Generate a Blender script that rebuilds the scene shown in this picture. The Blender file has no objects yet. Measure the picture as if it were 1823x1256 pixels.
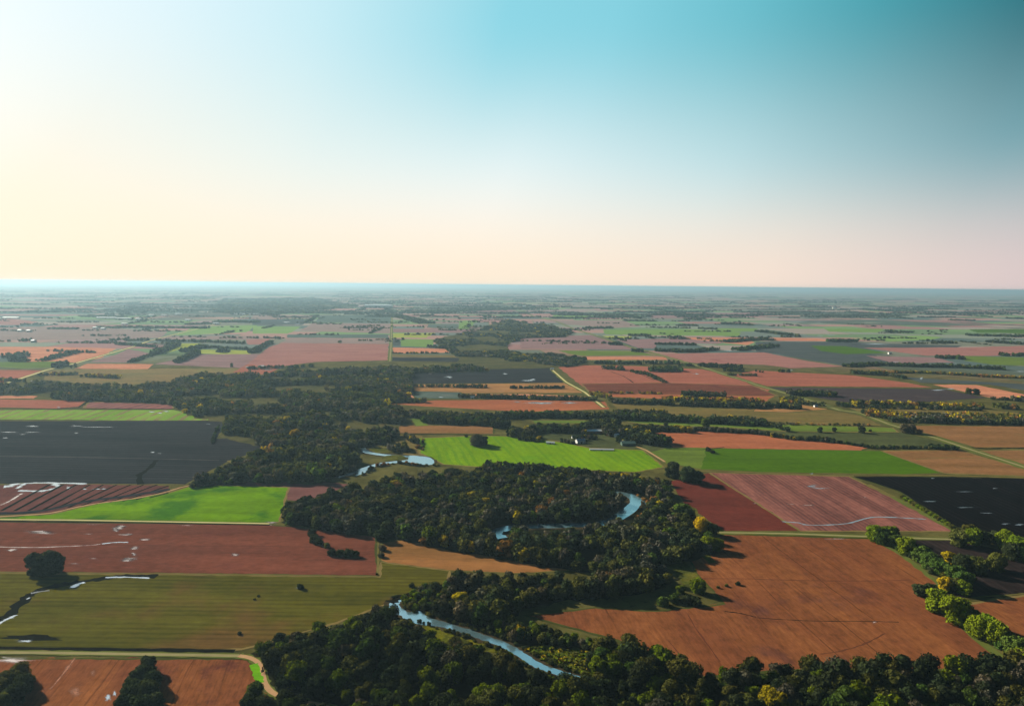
import bpy, bmesh, math, random
import numpy as np
from mathutils import Vector

random.seed(7); rng = np.random.default_rng(7)
SC = bpy.context.scene
COL = SC.collection

# ------------------------------------------------------------------ camera
PW, PH, PF, CAMH = 1823.0, 1256.0, 1215.0, 300.0
PITCH = math.atan((PH/2-507)/PF); ROLL = math.atan(18/PW)
cR, sR, cP, sP = math.cos(ROLL), math.sin(ROLL), math.cos(PITCH), math.sin(PITCH)
cam = bpy.data.objects.new('camera', bpy.data.cameras.new('camera')); COL.objects.link(cam)
cam.data.sensor_width = 36; cam.data.lens = PF/PW*36
cam.data.clip_start = 1; cam.data.clip_end = 6e5
from mathutils import Matrix
right = Vector((1,0,0)); upv = Vector((0,sP,cP)); fwd = Vector((0,cP,-sP))
xr = right*cR + upv*sR; yr = -right*sR + upv*cR
m = Matrix((xr, yr, -fwd)).transposed().to_4x4(); m.translation = Vector((0,0,CAMH))
cam.matrix_world = m
SC.camera = cam
SC.render.resolution_x, SC.render.resolution_y = 1024, 705

def G(px, py):
    "where the ground lies that the photograph shows at this pixel"
    u = px-PW/2; v = PH/2-py
    x = u*cR-v*sR; y = u*sR+v*cR
    dx, dy, dz = x, PF*cP+y*sP, -PF*sP+y*cP
    t = -CAMH/min(dz, -0.5)
    return (dx*t, dy*t)
def GL(pts): return [G(*p) for p in pts]
def proj(x, y, z):
    p = Vector((x, y, z-CAMH)); d = p.dot(fwd)
    if d < 1: return (-9e9, -9e9)
    return (PW/2+p.dot(xr)/d*PF, PH/2-p.dot(yr)/d*PF)

# ------------------------------------------------------------------ colours and nodes
def lin1(c): c /= 255.0; return c/12.92 if c <= .04045 else ((c+.055)/1.055)**2.4
def lin(c, k=1.0): return tuple(lin1(v)*k for v in c)
KF = .58
def alb(c, k=KF): return tuple(min(.9, lin1(v)*k) for v in c)

class NT:
    def __init__(s, tree): s.t = tree; tree.nodes.clear()
    def n(s, typ, **kw):
        nd = s.t.nodes.new(typ)
        for k, v in kw.items():
            if k.startswith('i_'):
                key = k[2:]; key = int(key) if key.isdigit() else key.replace('_', ' ')
                sock = nd.inputs[key]
                if hasattr(v, 'is_output') or isinstance(v, bpy.types.NodeSocket): s.t.links.new(v, sock)
                else: sock.default_value = v
            else: setattr(nd, k, v)
        return nd
    def math(s, op, a, b=None, c=None, clamp=False):
        nd = s.t.nodes.new('ShaderNodeMath'); nd.operation = op; nd.use_clamp = clamp
        for i, v in enumerate((a, b, c)):
            if v is None: continue
            if isinstance(v, bpy.types.NodeSocket): s.t.links.new(v, nd.inputs[i])
            else: nd.inputs[i].default_value = v
        return nd.outputs[0]
    def ramp(s, fac, stops, interp='LINEAR'):
        nd = s.t.nodes.new('ShaderNodeValToRGB'); cr = nd.color_ramp; cr.interpolation = interp
        while len(cr.elements) < len(stops): cr.elements.new(.5)
        for e, (p, c) in zip(cr.elements, stops):
            e.position = p; e.color = (*c, 1) if len(c) == 3 else c
        s.t.links.new(fac, nd.inputs[0]); return nd.outputs[0]
    def mix(s, fac, a, b, blend='MIX'):
        nd = s.t.nodes.new('ShaderNodeMix'); nd.data_type = 'RGBA'; nd.blend_type = blend
        for i, v in ((0, fac), (6, a), (7, b)):
            if isinstance(v, bpy.types.NodeSocket): s.t.links.new(v, nd.inputs[i])
            else: nd.inputs[i].default_value = v if i == 0 else ((*v, 1) if len(v) == 3 else v)
        return nd.outputs[2]
    def noise(s, vec, scale, detail=4, rough=.55, dim='3D'):
        nd = s.n('ShaderNodeTexNoise'); nd.inputs['Scale'].default_value = scale
        nd.inputs['Detail'].default_value = detail; nd.inputs['Roughness'].default_value = rough
        s.t.links.new(vec, nd.inputs['Vector']); return nd.outputs['Fac']
    def step(s, v, a, b):
        nd = s.n('ShaderNodeMapRange', interpolation_type='SMOOTHSTEP'); s.t.links.new(v, nd.inputs[0])
        nd.inputs[1].default_value = a; nd.inputs[2].default_value = b; return nd.outputs[0]

def newmat(name):
    mt = bpy.data.materials.new(name); mt.use_nodes = True
    return mt, NT(mt.node_tree)
def finish(nt, shader): 
    o = nt.n('ShaderNodeOutputMaterial'); nt.t.links.new(shader, o.inputs['Surface'])

def field_mat(name, c1, c2, ang=0.0, period=0, stripe=.0, patch=None, pthr=(.58,.72), pscale=150., nscale=60., fine=.25, aniso=4., stripe_col=None, duty=None, bump=0.3, tram=None):
    """bare soil, stubble or crop: two tones drifting into each other along the working direction, drill rows, patches"""
    mt, nt = newmat(name)
    pos = nt.n('ShaderNodeNewGeometry').outputs['Position']
    mp = nt.n('ShaderNodeMapping', vector_type='TEXTURE'); nt.t.links.new(pos, mp.inputs[0])
    mp.inputs['Rotation'].default_value = (0, 0, ang); mp.inputs['Scale'].default_value = (aniso, 1, 1)
    rv = mp.outputs[0]
    f = nt.step(nt.noise(rv, 1/nscale, 6, .62), .36, .66)
    col = nt.mix(f, alb(c1), alb(c2))
    if patch:
        g = nt.step(nt.noise(pos, 1/pscale, 5, .6), *pthr)
        col = nt.mix(nt.math('MULTIPLY', g, .85), col, alb(patch))
    if period:
        mp2 = nt.n('ShaderNodeMapping', vector_type='TEXTURE'); nt.t.links.new(pos, mp2.inputs[0])
        mp2.inputs['Rotation'].default_value = (0, 0, ang)
        sp = nt.n('ShaderNodeSeparateXYZ'); nt.t.links.new(mp2.outputs[0], sp.inputs[0])
        wob = nt.math('MULTIPLY', nt.noise(pos, 1/90., 3), period*.9)
        ph = nt.math('MULTIPLY', nt.math('ADD', sp.outputs[1], wob), 2*math.pi/period)
        s = nt.math('SINE', ph)
        s = nt.step(s, duty if duty is not None else -.6, (duty+.3) if duty is not None else .8)
        br = nt.step(nt.noise(rv, 1/25., 4), .3, .6)
        amt = nt.math('MULTIPLY', nt.math('MULTIPLY', s, br), stripe)
        col = nt.mix(amt, col, alb(stripe_col) if stripe_col else tuple(v*.35 for v in alb(c1)))
    if tram:   # wheel lines left by the sprayer
        per, wid, amt_ = tram
        mp3 = nt.n('ShaderNodeMapping', vector_type='TEXTURE'); nt.t.links.new(pos, mp3.inputs[0]); mp3.inputs['Rotation'].default_value = (0, 0, ang)
        s3 = nt.n('ShaderNodeSeparateXYZ'); nt.t.links.new(mp3.outputs[0], s3.inputs[0])
        q = nt.math('PINGPONG', nt.math('ADD', s3.outputs[1], nt.math('MULTIPLY', nt.noise(pos, 1/140., 2), 14.)), per/2)
        ln = nt.math('LESS_THAN', q, wid); gap = nt.step(nt.noise(rv, 1/55., 4), .42, .6)
        col = nt.mix(nt.math('MULTIPLY', nt.math('MULTIPLY', ln, gap), amt_), col, tuple(v*.3 for v in alb(c2)))
    # plants and clods
    fn = nt.noise(rv, 1/2.6, 5, .75)
    fm = nt.noise(pos, 1/13., 5, .7)
    fl = nt.noise(rv, 1/38., 4, .7)
    v = nt.math('ADD', nt.math('MULTIPLY', nt.math('SUBTRACT', fn, .5), fine*4.2), nt.math('MULTIPLY', nt.math('SUBTRACT', fm, .5), fine*3.6))
    v = nt.math('MAXIMUM', nt.math('ADD', v, nt.math('MULTIPLY', nt.math('SUBTRACT', fl, .5), fine*2.6)), -.85)
    v = nt.math('ADD', v, 1.0)
    vc = nt.n('ShaderNodeCombineXYZ'); [nt.t.links.new(v, vc.inputs[i]) for i in range(3)]
    col = nt.mix(1.0, col, vc.outputs[0], 'MULTIPLY')
    bp = nt.n('ShaderNodeBump'); bp.inputs['Strength'].default_value = bump; bp.inputs['Distance'].default_value = .6
    nt.t.links.new(fn, bp.inputs['Height'])
    d = nt.n('ShaderNodeBsdfDiffuse'); nt.t.links.new(col, d.inputs['Color']); nt.t.links.new(bp.outputs[0], d.inputs['Normal'])
    finish(nt, d.outputs[0]); return mt

def plain_mat(name, c, rough=.7, var=.25, sc=.3):
    mt, nt = newmat(name)
    pos = nt.n('ShaderNodeTexCoord').outputs['Object']
    f = nt.noise(pos, sc, 4)
    col = nt.mix(f, tuple(v*(1-var) for v in alb(c)), tuple(min(.9, v*(1+var)) for v in alb(c)))
    if rough >= .85: b = nt.n('ShaderNodeBsdfDiffuse'); nt.t.links.new(col, b.inputs['Color'])
    else: b = nt.n('ShaderNodeBsdfPrincipled'); nt.t.links.new(col, b.inputs['Base Color']); b.inputs['Roughness'].default_value = rough
    finish(nt, b.outputs[0]); return mt

def water_mat(name, c, gloss, rough, soft=False):
    mt, nt = newmat(name)
    pos = nt.n('ShaderNodeNewGeometry').outputs['Position']
    mp = nt.n('ShaderNodeMapping'); nt.t.links.new(pos, mp.inputs[0]); mp.inputs['Scale'].default_value = (1, 1, 1)
    f = nt.step(nt.noise(pos, 1/14., 4), .3, .7)
    col = nt.mix(f, tuple(v*.75 for v in alb(c)), alb(c))
    bp = nt.n('ShaderNodeBump'); bp.inputs['Strength'].default_value = .12; bp.inputs['Distance'].default_value = .3
    nt.t.links.new(nt.noise(pos, 1/2.2, 3), bp.inputs['Height'])
    d = nt.n('ShaderNodeBsdfDiffuse'); nt.t.links.new(col, d.inputs['Color'])
    g = nt.n('ShaderNodeBsdfGlossy'); g.inputs['Roughness'].default_value = rough; g.inputs['Color'].default_value = (.9, .97, 1, 1)
    nt.t.links.new(bp.outputs[0], g.inputs['Normal'])
    mx = nt.n('ShaderNodeMixShader'); mx.inputs[0].default_value = gloss
    nt.t.links.new(d.outputs[0], mx.inputs[1]); nt.t.links.new(g.outputs[0], mx.inputs[2])
    out = mx.outputs[0]
    if soft:   # shallow water thinning out into the soil
        at = nt.n('ShaderNodeAttribute', attribute_name='depth').outputs['Fac']
        m2 = nt.n('ShaderNodeMapping', vector_type='TEXTURE'); nt.t.links.new(pos, m2.inputs[0]); m2.inputs['Scale'].default_value = (3.5, 1, 1)
        nz = nt.math('MULTIPLY', nt.math('SUBTRACT', nt.noise(m2.outputs[0], 1/5., 5, .7), .5), 1.9)
        al = nt.step(nt.math('ADD', at, nz), soft[0], soft[1])
        tr = nt.n('ShaderNodeBsdfTransparent'); mz = nt.n('ShaderNodeMixShader'); nt.t.links.new(al, mz.inputs[0])
        nt.t.links.new(tr.outputs[0], mz.inputs[1]); nt.t.links.new(out, mz.inputs[2]); out = mz.outputs[0]
    finish(nt, out); return mt

def leaf_mat(name, attr=None):
    mt, nt = newmat(name)
    if attr: c = nt.n('ShaderNodeAttribute', attribute_name=attr).outputs['Color']
    else: c = nt.n('ShaderNodeObjectInfo').outputs['Color']
    pos = nt.n('ShaderNodeNewGeometry').outputs['Position']
    f = nt.step(nt.noise(pos, 1/1.7, 3, .7), .3, .7)
    vc = nt.n('ShaderNodeMapRange'); nt.t.links.new(f, vc.inputs[0]); vc.inputs[3].default_value = .6; vc.inputs[4].default_value = 1.4
    cc = nt.n('ShaderNodeCombineXYZ'); [nt.t.links.new(vc.outputs[0], cc.inputs[i]) for i in range(3)]
    col = nt.mix(1.0, c, cc.outputs[0], 'MULTIPLY')
    d = nt.n('ShaderNodeBsdfDiffuse'); nt.t.links.new(col, d.inputs['Color'])
    tr = nt.n('ShaderNodeBsdfTranslucent'); nt.t.links.new(nt.mix(1.0, col, (1.15, 1.1, .5), 'MULTIPLY'), tr.inputs['Color'])
    mx = nt.n('ShaderNodeMixShader'); mx.inputs[0].default_value = .17
    nt.t.links.new(d.outputs[0], mx.inputs[1]); nt.t.links.new(tr.outputs[0], mx.inputs[2])
    finish(nt, mx.outputs[0]); return mt

# ------------------------------------------------------------------ object helpers
def link(name, me, mat=None, parent=None):
    o = bpy.data.objects.new(name, me); COL.objects.link(o)
    if mat and not me.materials: me.materials.append(mat)
    if parent: o.parent = parent
    return o
def tag(o, label, cat, group=None):
    o['label'] = label; o['category'] = cat
    if group: o['group'] = group
    return o
def thing(name, label, cat, loc=(0,0,0), rotz=0, group=None):
    o = bpy.data.objects.new(name, None); COL.objects.link(o); o.location = loc; o.rotation_euler = (0, 0, rotz)
    o.empty_display_size = 1
    return tag(o, label, cat, group)
def mesh_of(name, verts, faces):
    me = bpy.data.meshes.new(name); me.from_pydata(verts, [], faces); me.update(); return me

def resample(poly, closed=True, jit=1.0):
    out = []; n = len(poly)
    for i in range(n if closed else n-1):
        a, b = poly[i], poly[(i+1) % n]
        L = math.hypot(b[0]-a[0], b[1]-a[1]); D = math.hypot(*a)
        st = max(7., D/90.); k = max(1, int(L/st)); k = min(k, 60)
        for j in range(k):
            t = j/k; x = a[0]+(b[0]-a[0])*t; y = a[1]+(b[1]-a[1])*t
            q = jit*(.7+D*.0009) if j else 0
            out.append((x+random.gauss(0, q)*.7, y+random.gauss(0, q)))
    if not closed: out.append(poly[-1])
    return out

LAYERS = []   # (bbox, level): sheets that meet are laid one above another
def level_for(pts):
    x0, x1 = min(p[0] for p in pts), max(p[0] for p in pts); y0, y1 = min(p[1] for p in pts), max(p[1] for p in pts)
    lv = 1
    for (a0, a1, b0, b1), l in LAYERS:
        if x0 <= a1 and x1 >= a0 and y0 <= b1 and y1 >= b0: lv = max(lv, l+1)
    LAYERS.append(((x0, x1, y0, y1), lv)); return lv
ZS = .012
def depth_attr(me, vals):
    at = me.attributes.new('depth', 'FLOAT', 'POINT'); at.data.foreach_set('value', vals)
def pool(name, pts, mat):
    "shallow standing water: deepest in the middle"
    pts = resample(pts, True, .3); z = level_for(pts)*ZS; n = len(pts)
    cx, cy_ = sum(p[0] for p in pts)/n, sum(p[1] for p in pts)/n
    me = mesh_of(name, [(cx, cy_, z)]+[(x, y, z) for x, y in pts], [[0, 1+i, 1+(i+1) % n] for i in range(n)])
    if me.polygons[0].normal.z < 0: me.flip_normals()
    depth_attr(me, [1.0]+[0.0]*n)
    o = link(name, me, mat); o['kind'] = 'structure'; return o
def rill(name, pts, mat, half):
    pts = resample(pts, False, 0); n = len(pts); L, C, R = [], [], []
    for i, p in enumerate(pts):
        a, b = pts[max(0, i-1)], pts[min(n-1, i+1)]; d = math.hypot(b[0]-a[0], b[1]-a[1]) or 1; nx, ny = -(b[1]-a[1])/d, (b[0]-a[0])/d
        h = half*random.uniform(.6, 1.4); L.append((p[0]+nx*h, p[1]+ny*h)); C.append(p); R.append((p[0]-nx*h, p[1]-ny*h))
    z = level_for(L+R)*ZS
    me = mesh_of(name, [(x, y, z) for x, y in L+C+R], [[a*n+i, (a+1)*n+i, (a+1)*n+i+1, a*n+i+1] for a in (0, 1) for i in range(n-1)])
    if me.polygons[0].normal.z < 0: me.flip_normals()
    depth_attr(me, [0.0]*n+[0.0 if i in (0, n-1) else 1.0 for i in range(n)]+[0.0]*n)
    o = link(name, me, mat); o['kind'] = 'structure'; return o
def sheet(name, pts, mat, jit=1.0, extra=0):
    pts = resample(pts, True, jit)
    z = level_for(pts)*ZS+extra
    me = mesh_of(name, [(x, y, z) for x, y in pts], [list(range(len(pts)))])
    # face up
    if me.polygons[0].normal.z < 0: me.flip_normals()
    o = link(name, me, mat); o['kind'] = 'structure'; return o
def ribbon(name, pts, mat, half, jit=.3, extra=0, taper=None):
    """a strip of real width along a line on the ground"""
    pts = resample(pts, False, 0)
    n = len(pts); L, R = [], []
    for i, p in enumerate(pts):
        a, b = pts[max(0, i-1)], pts[min(n-1, i+1)]
        d = math.hypot(b[0]-a[0], b[1]-a[1]) or 1; nx, ny = -(b[1]-a[1])/d, (b[0]-a[0])/d
        h = half if not isinstance(half, (list, tuple)) else half[0]+(half[1]-half[0])*i/(n-1)
        h1 = h*(1+random.uniform(-jit, jit)); h2 = h*(1+random.uniform(-jit, jit))
        L.append((p[0]+nx*h1, p[1]+ny*h1)); R.append((p[0]-nx*h2, p[1]-ny*h2))
    z = level_for(L+R)*ZS+extra
    vs = [(x, y, z) for x, y in L]+[(x, y, z) for x, y in R]
    fs = [[n+i, n+i+1, i+1, i] for i in range(n-1)]
    me = mesh_of(name, vs, fs)
    if me.polygons[0].normal.z < 0: me.flip_normals()
    o = link(name, me, mat); o['kind'] = 'structure'; return o
def smooth_line(pts, k=6):
    out = []
    for i in range(len(pts)-1):
        p0, p1, p2, p3 = pts[max(0, i-1)], pts[i], pts[i+1], pts[min(len(pts)-1, i+2)]
        for j in range(k):
            t = j/k
            out.append(tuple(.5*((2*p1[c])+(-p0[c]+p2[c])*t+(2*p0[c]-5*p1[c]+4*p2[c]-p3[c])*t*t+(-p0[c]+3*p1[c]-3*p2[c]+p3[c])*t**3) for c in (0, 1)))
    out.append(pts[-1]); return out
def smooth_poly(pts, k=4):
    n = len(pts); q = [pts[-1]]+list(pts)+[pts[0], pts[1]]
    out = []
    for i in range(1, n+1):
        p0, p1, p2, p3 = q[i-1], q[i], q[i+1], q[i+2]
        for j in range(k):
            t = j/k
            out.append(tuple(.5*((2*p1[c])+(-p0[c]+p2[c])*t+(2*p0[c]-5*p1[c]+4*p2[c]-p3[c])*t*t+(-p0[c]+3*p1[c]-3*p2[c]+p3[c])*t**3) for c in (0, 1)))
    return out
def ang(p, q):
    a, b = G(*p), G(*q); return math.atan2(b[1]-a[1], b[0]-a[0])

# ------------------------------------------------------------------ light, sky, air
SUN_AZ, SUN_EL = math.radians(-55), math.radians(24)
SD = Vector((math.sin(SUN_AZ)*math.cos(SUN_EL), math.cos(SUN_AZ)*math.cos(SUN_EL), math.sin(SUN_EL)))
sl = bpy.data.lights.new('sun', 'SUN'); sl.energy = 5; sl.angle = math.radians(.5); sl.color = (1, .9, .74)
so = bpy.data.objects.new('sun', sl); COL.objects.link(so); so.rotation_euler = (-SD).to_track_quat('-Z', 'Y').to_euler(); so.location = (-400, 300, 800)

w = bpy.data.worlds.new('World'); SC.world = w; w.use_nodes = True
nt = NT(w.node_tree)
gen = nt.n('ShaderNodeTexCoord').outputs['Generated']
nrm = nt.n('ShaderNodeVectorMath', operation='NORMALIZE'); nt.t.links.new(gen, nrm.inputs[0])
dt = nt.n('ShaderNodeVectorMath', operation='DOT_PRODUCT'); nt.t.links.new(nrm.outputs[0], dt.inputs[0]); dt.inputs[1].default_value = SD
sa = nt.math('DIVIDE', nt.math('ARCCOSINE', nt.math('MINIMUM', nt.math('MAXIMUM', dt.outputs['Value'], -.99999), .99999)), math.pi)   # 0..1 = 0..180 deg from the sun
sep = nt.n('ShaderNodeSeparateXYZ'); nt.t.links.new(nrm.outputs[0], sep.inputs[0])
el = nt.math('DIVIDE', nt.math('ARCSINE', nt.math('MINIMUM', nt.math('MAXIMUM', sep.outputs[2], -.99999), .99999)), math.pi/2)      # 0..1 = 0..90 deg
def A(d): return d/180
hor = nt.ramp(sa, [(A(0), (1.1, .95, .8)), (A(31), lin((255, 240, 216))), (A(59), lin((253, 235, 213))), (A(76), lin((245, 225, 209))), (A(92), lin((218, 200, 199))), (A(130), lin((84, 86, 104))), (A(180), lin((64, 70, 86)))])
mid = nt.ramp(sa, [(A(0), (1.2, 1.15, 1.05)), (A(26), lin((252, 243, 224))), (A(40), lin((243, 245, 237))), (A(54), lin((246, 249, 246))), (A(70), lin((208, 231, 234))), (A(86), lin((140, 182, 191))), (A(130), lin((34, 66, 82))), (A(180), lin((22, 46, 64)))])
hi = nt.ramp(sa, [(A(0), (1.3, 1.3, 1.25)), (A(17), lin((236, 249, 254))), (A(27), lin((220, 242, 249))), (A(37), lin((196, 233, 242))), (A(50), lin((140, 212, 227))), (A(58), lin((132, 207, 222))), (A(67), lin((106, 188, 202))), (A(75), lin((72, 158, 171))), (A(84), lin((22, 106, 118))), (A(130), lin((14, 55, 75))), (A(180), lin((10, 40, 60)))])
top = nt.ramp(sa, [(A(0), (.9, .95, 1.)), (A(40), lin((70, 130, 170))), (A(65), lin((18, 60, 92))), (A(180), lin((5, 20, 40)))])
col = nt.mix(nt.step(el, 0, 11/90), hor, mid)
col = nt.mix(nt.step(el, 4/90, 21/90), col, hi)
col = nt.mix(nt.step(el, 20/90, 44/90), col, top)
sky = nt.n('ShaderNodeTexSky', sky_type='NISHITA', sun_disc=False, sun_elevation=SUN_EL, sun_rotation=SUN_AZ, air_density=1.2, dust_density=2.)
bg1 = nt.n('ShaderNodeBackground'); nt.t.links.new(sky.outputs[0], bg1.inputs[0]); bg1.inputs[1].default_value = .05
bg2 = nt.n('ShaderNodeBackground'); nt.t.links.new(col, bg2.inputs[0]); bg2.inputs[1].default_value = .355
mxs = nt.n('ShaderNodeMixShader'); mxs.inputs[0].default_value = .975
nt.t.links.new(bg1.outputs[0], mxs.inputs[1]); nt.t.links.new(bg2.outputs[0], mxs.inputs[2])
wo = nt.n('ShaderNodeOutputWorld'); nt.t.links.new(mxs.outputs[0], wo.inputs[0])

SC.view_settings.view_transform = 'Standard'; SC.view_settings.look = 'None'; SC.view_settings.gamma = 1; SC.view_settings.exposure = 1.55
cy = SC.cycles
cy.max_bounces = 4; cy.diffuse_bounces = 2; cy.glossy_bounces = 2; cy.transmission_bounces = 2; cy.volume_bounces = 0; cy.transparent_max_bounces = 4
cy.use_denoising = True; cy.denoising_prefilter = 'ACCURATE'; cy.denoising_input_passes = 'RGB_ALBEDO_NORMAL'

FAR = 300000.
hm, nt = newmat('haze_air')
pv = nt.n('ShaderNodeVolumePrincipled'); pv.inputs['Color'].default_value = (.27, .42, .51, 1); pv.inputs['Density'].default_value = 4.4e-5; pv.inputs['Anisotropy'].default_value = .35
o_ = nt.n('ShaderNodeOutputMaterial'); nt.t.links.new(pv.outputs[0], o_.inputs['Volume'])
X = FAR+4000; zb, zt = -1.5, CAMH+12
hz = link('haze', mesh_of('haze', [(x, y, z) for z in (zb, zt) for y in (-X, X) for x in (-X, X)], [[0, 2, 3, 1], [4, 5, 7, 6], [0, 1, 5, 4], [2, 6, 7, 3], [0, 4, 6, 2], [1, 3, 7, 5]]), hm)
hz['kind'] = 'stuff'; hz['label'] = 'pale blue haze hanging over the whole plain'; hz['category'] = 'haze'

# ------------------------------------------------------------------ ground sheet: farmland to the horizon
gm, nt = newmat('farmland_ground')
pos = nt.n('ShaderNodeNewGeometry').outputs['Position']
mp = nt.n('ShaderNodeMapping', vector_type='TEXTURE'); nt.t.links.new(pos, mp.inputs[0]); mp.inputs['Rotation'].default_value = (0, 0, math.radians(4))
wv = nt.n('ShaderNodeVectorMath', operation='MULTIPLY_ADD')
nz = nt.n('ShaderNodeTexNoise'); nz.inputs['Scale'].default_value = 1/700.; nt.t.links.new(pos, nz.inputs['Vector'])
nt.t.links.new(nz.outputs['Color'], wv.inputs[0]); wv.inputs[1].default_value = (90, 90, 0); nt.t.links.new(mp.outputs[0], wv.inputs[2])
br = nt.n('ShaderNodeTexBrick', offset=.37, offset_frequency=2, squash=.6, squash_frequency=3)
nt.t.links.new(wv.outputs[0], br.inputs['Vector']); br.inputs['Scale'].default_value = 1.0
br.inputs['Brick Width'].default_value = 620; br.inputs['Row Height'].default_value = 290; br.inputs['Mortar Size'].default_value = 5; br.inputs['Mortar Smooth'].default_value = .3
br.inputs['Color1'].default_value = (0, 0, 0, 1); br.inputs['Color2'].default_value = (1, 1, 1, 1); br.inputs['Mortar'].default_value = (.5, .5, .5, 1)
fr = nt.ramp(br.outputs['Color'], [(0, alb((150, 112, 110))), (.12, alb((160, 126, 118))), (.24, alb((116, 118, 104))), (.36, alb((104, 116, 110))), (.46, alb((148, 136, 128))), (.55, alb((104, 128, 92))), (.64, alb((144, 120, 122))), (.73, alb((82, 98, 96))), (.83, alb((128, 136, 122))), (.92, alb((112, 140, 92)))], 'CONSTANT')  # far field tones paled so their colour carries part of the haze
fr = nt.mix(br.outputs['Fac'], fr, alb((104, 110, 76)))
wd = nt.step(nt.noise(pos, 1/2600., 7, .66), .53, .57)
fr = nt.mix(nt.math('MULTIPLY', wd, .8), fr, alb((62, 76, 66)))
near = nt.n('ShaderNodeVectorMath', operation='LENGTH'); nt.t.links.new(pos, near.inputs[0])
gr = nt.mix(nt.step(nt.noise(pos, 1/55., 6, .6), .35, .65), alb((70, 68, 34)), alb((96, 92, 50)))
gr = nt.mix(nt.step(nt.noise(pos, 1/8., 5, .7), .5, .75), gr, alb((50, 52, 26)))
c = nt.mix(nt.step(near.outputs['Value'], 2600, 3400), gr, fr)
d = nt.n('ShaderNodeBsdfDiffuse'); nt.t.links.new(c, d.inputs[0]); finish(nt, d.outputs[0])
rings = [0, 150, 400, 800, 1500, 3000, 6000, 12000, 25000, 50000, 100000, 180000, FAR]; NS = 96
vs = [(0, 0, 0)]; fs = []
for r in rings[1:]:
    vs += [(r*math.sin(2*math.pi*k/NS), r*math.cos(2*math.pi*k/NS), 0) for k in range(NS)]
for k in range(NS): fs.append([0, 1+(k+1) % NS, 1+k])
for i in range(1, len(rings)-1):
    a, b = 1+(i-1)*NS, 1+i*NS
    for k in range(NS): k2 = (k+1) % NS; fs.append([a+k, a+k2, b+k2, b+k])
gme = mesh_of('ground', vs, fs)
gme.update()
if gme.polygons[0].normal.z < 0: gme.flip_normals()
go = link('ground', gme, gm); go['kind'] = 'structure'
# ------------------------------------------------------------------ fields, drawn on the plain from back to front
A_EW = ang((0, 925), (480, 932)); 
A_R = ang((1520, 850), (1700, 940))
A_R2 = ang((1230, 1110), (1284, 1180))
M = {}
def fm(key, *a, **k): M[key] = field_mat(key, *a, **k)
fm('salmon_stubble', (196, 132, 100), (176, 112, 86), A_EW, patch=(150, 100, 80), period=60, stripe=.3, stripe_col=(150, 108, 90), duty=0)
fm('red_crop', (156, 94, 76), (142, 84, 68), A_EW, patch=(146, 82, 70), fine=.22, tram=(44, 1.2, 0.3), period=46, stripe=.18, stripe_col=(134, 84, 72), duty=0)
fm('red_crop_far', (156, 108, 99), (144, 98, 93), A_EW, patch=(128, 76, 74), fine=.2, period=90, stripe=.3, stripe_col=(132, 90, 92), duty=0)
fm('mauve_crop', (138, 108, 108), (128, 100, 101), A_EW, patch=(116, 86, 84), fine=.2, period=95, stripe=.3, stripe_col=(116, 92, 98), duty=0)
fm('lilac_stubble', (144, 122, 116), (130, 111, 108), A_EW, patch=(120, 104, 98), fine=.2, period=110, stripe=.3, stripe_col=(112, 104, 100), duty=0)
fm('orange_crop', (160, 96, 66), (146, 86, 60), A_EW, patch=(140, 74, 54), fine=.2, tram=(40, 1, 0.35))
fm('brown_red_near', (110, 63, 48), (97, 56, 44), A_EW, patch=(92, 50, 46), pscale=110, fine=.26, aniso=6, tram=(36, 0.7, 0.35))
fm('brown_orange_near', (130, 80, 46), (112, 66, 42), A_R2, patch=(84, 52, 46), pscale=85, pthr=(.54, .7), period=11, stripe=.2, duty=.5, fine=.3, nscale=70, tram=(34, 0.7, 0.6))
fm('brown_bottom', (130, 80, 46), (112, 66, 44), ang((120, 1180), (60, 1250)), patch=(86, 46, 40), pscale=40, pthr=(.52, .7), period=6, stripe=.25, duty=.6, fine=.32, tram=(30, 0.6, 0.4))
fm('maroon', (98, 47, 38), (86, 42, 35), A_EW, fine=.24)
fm('rose_rows', (136, 88, 78), (112, 72, 64), A_R, patch=(92, 56, 54), pscale=90, period=7, stripe=.55, stripe_col=(84, 54, 54), duty=-.3, fine=.3, aniso=9, nscale=25)
fm('rose_plain', (116, 78, 74), (100, 66, 64), A_EW, period=9, stripe=.4, duty=0, fine=.2)
fm('striped_brown', (100, 62, 56), (88, 54, 52), ang((23, 908), (98, 863)), fine=.25)
fm('tan_crop', (146, 100, 58), (122, 88, 50), A_EW, patch=(100, 88, 48), pscale=120, fine=.22, aniso=8, tram=(28, 0.6, 0.35))
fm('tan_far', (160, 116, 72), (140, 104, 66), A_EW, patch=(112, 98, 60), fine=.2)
fm('olive_maize', (88, 84, 26), (74, 73, 22), ang((0, 1160), (420, 1164)), patch=(100, 74, 40), pscale=150, pthr=(.48, .66), period=8, stripe=.42, duty=.1, fine=.22, aniso=9, nscale=40, tram=(46, 0.8, 0.4))
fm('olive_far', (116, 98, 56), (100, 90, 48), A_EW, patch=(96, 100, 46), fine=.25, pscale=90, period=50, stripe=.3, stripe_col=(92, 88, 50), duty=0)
fm('brown_mid', (134, 96, 62), (118, 86, 52), A_EW, patch=(110, 96, 54), pscale=110, fine=.25, tram=(40, 0.9, 0.4))
fm('grass_bright', (104, 162, 24), (90, 148, 22), A_EW, patch=(64, 118, 26), pscale=120, fine=.18, bump=.15)
fm('grass_rows', (110, 144, 6), (97, 130, 6), ang((700+240, 830), (700+200, 790)), period=14, stripe=.4, stripe_col=(66, 116, 30), duty=.1, patch=(92, 138, 20), fine=.2, bump=.15)
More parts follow.
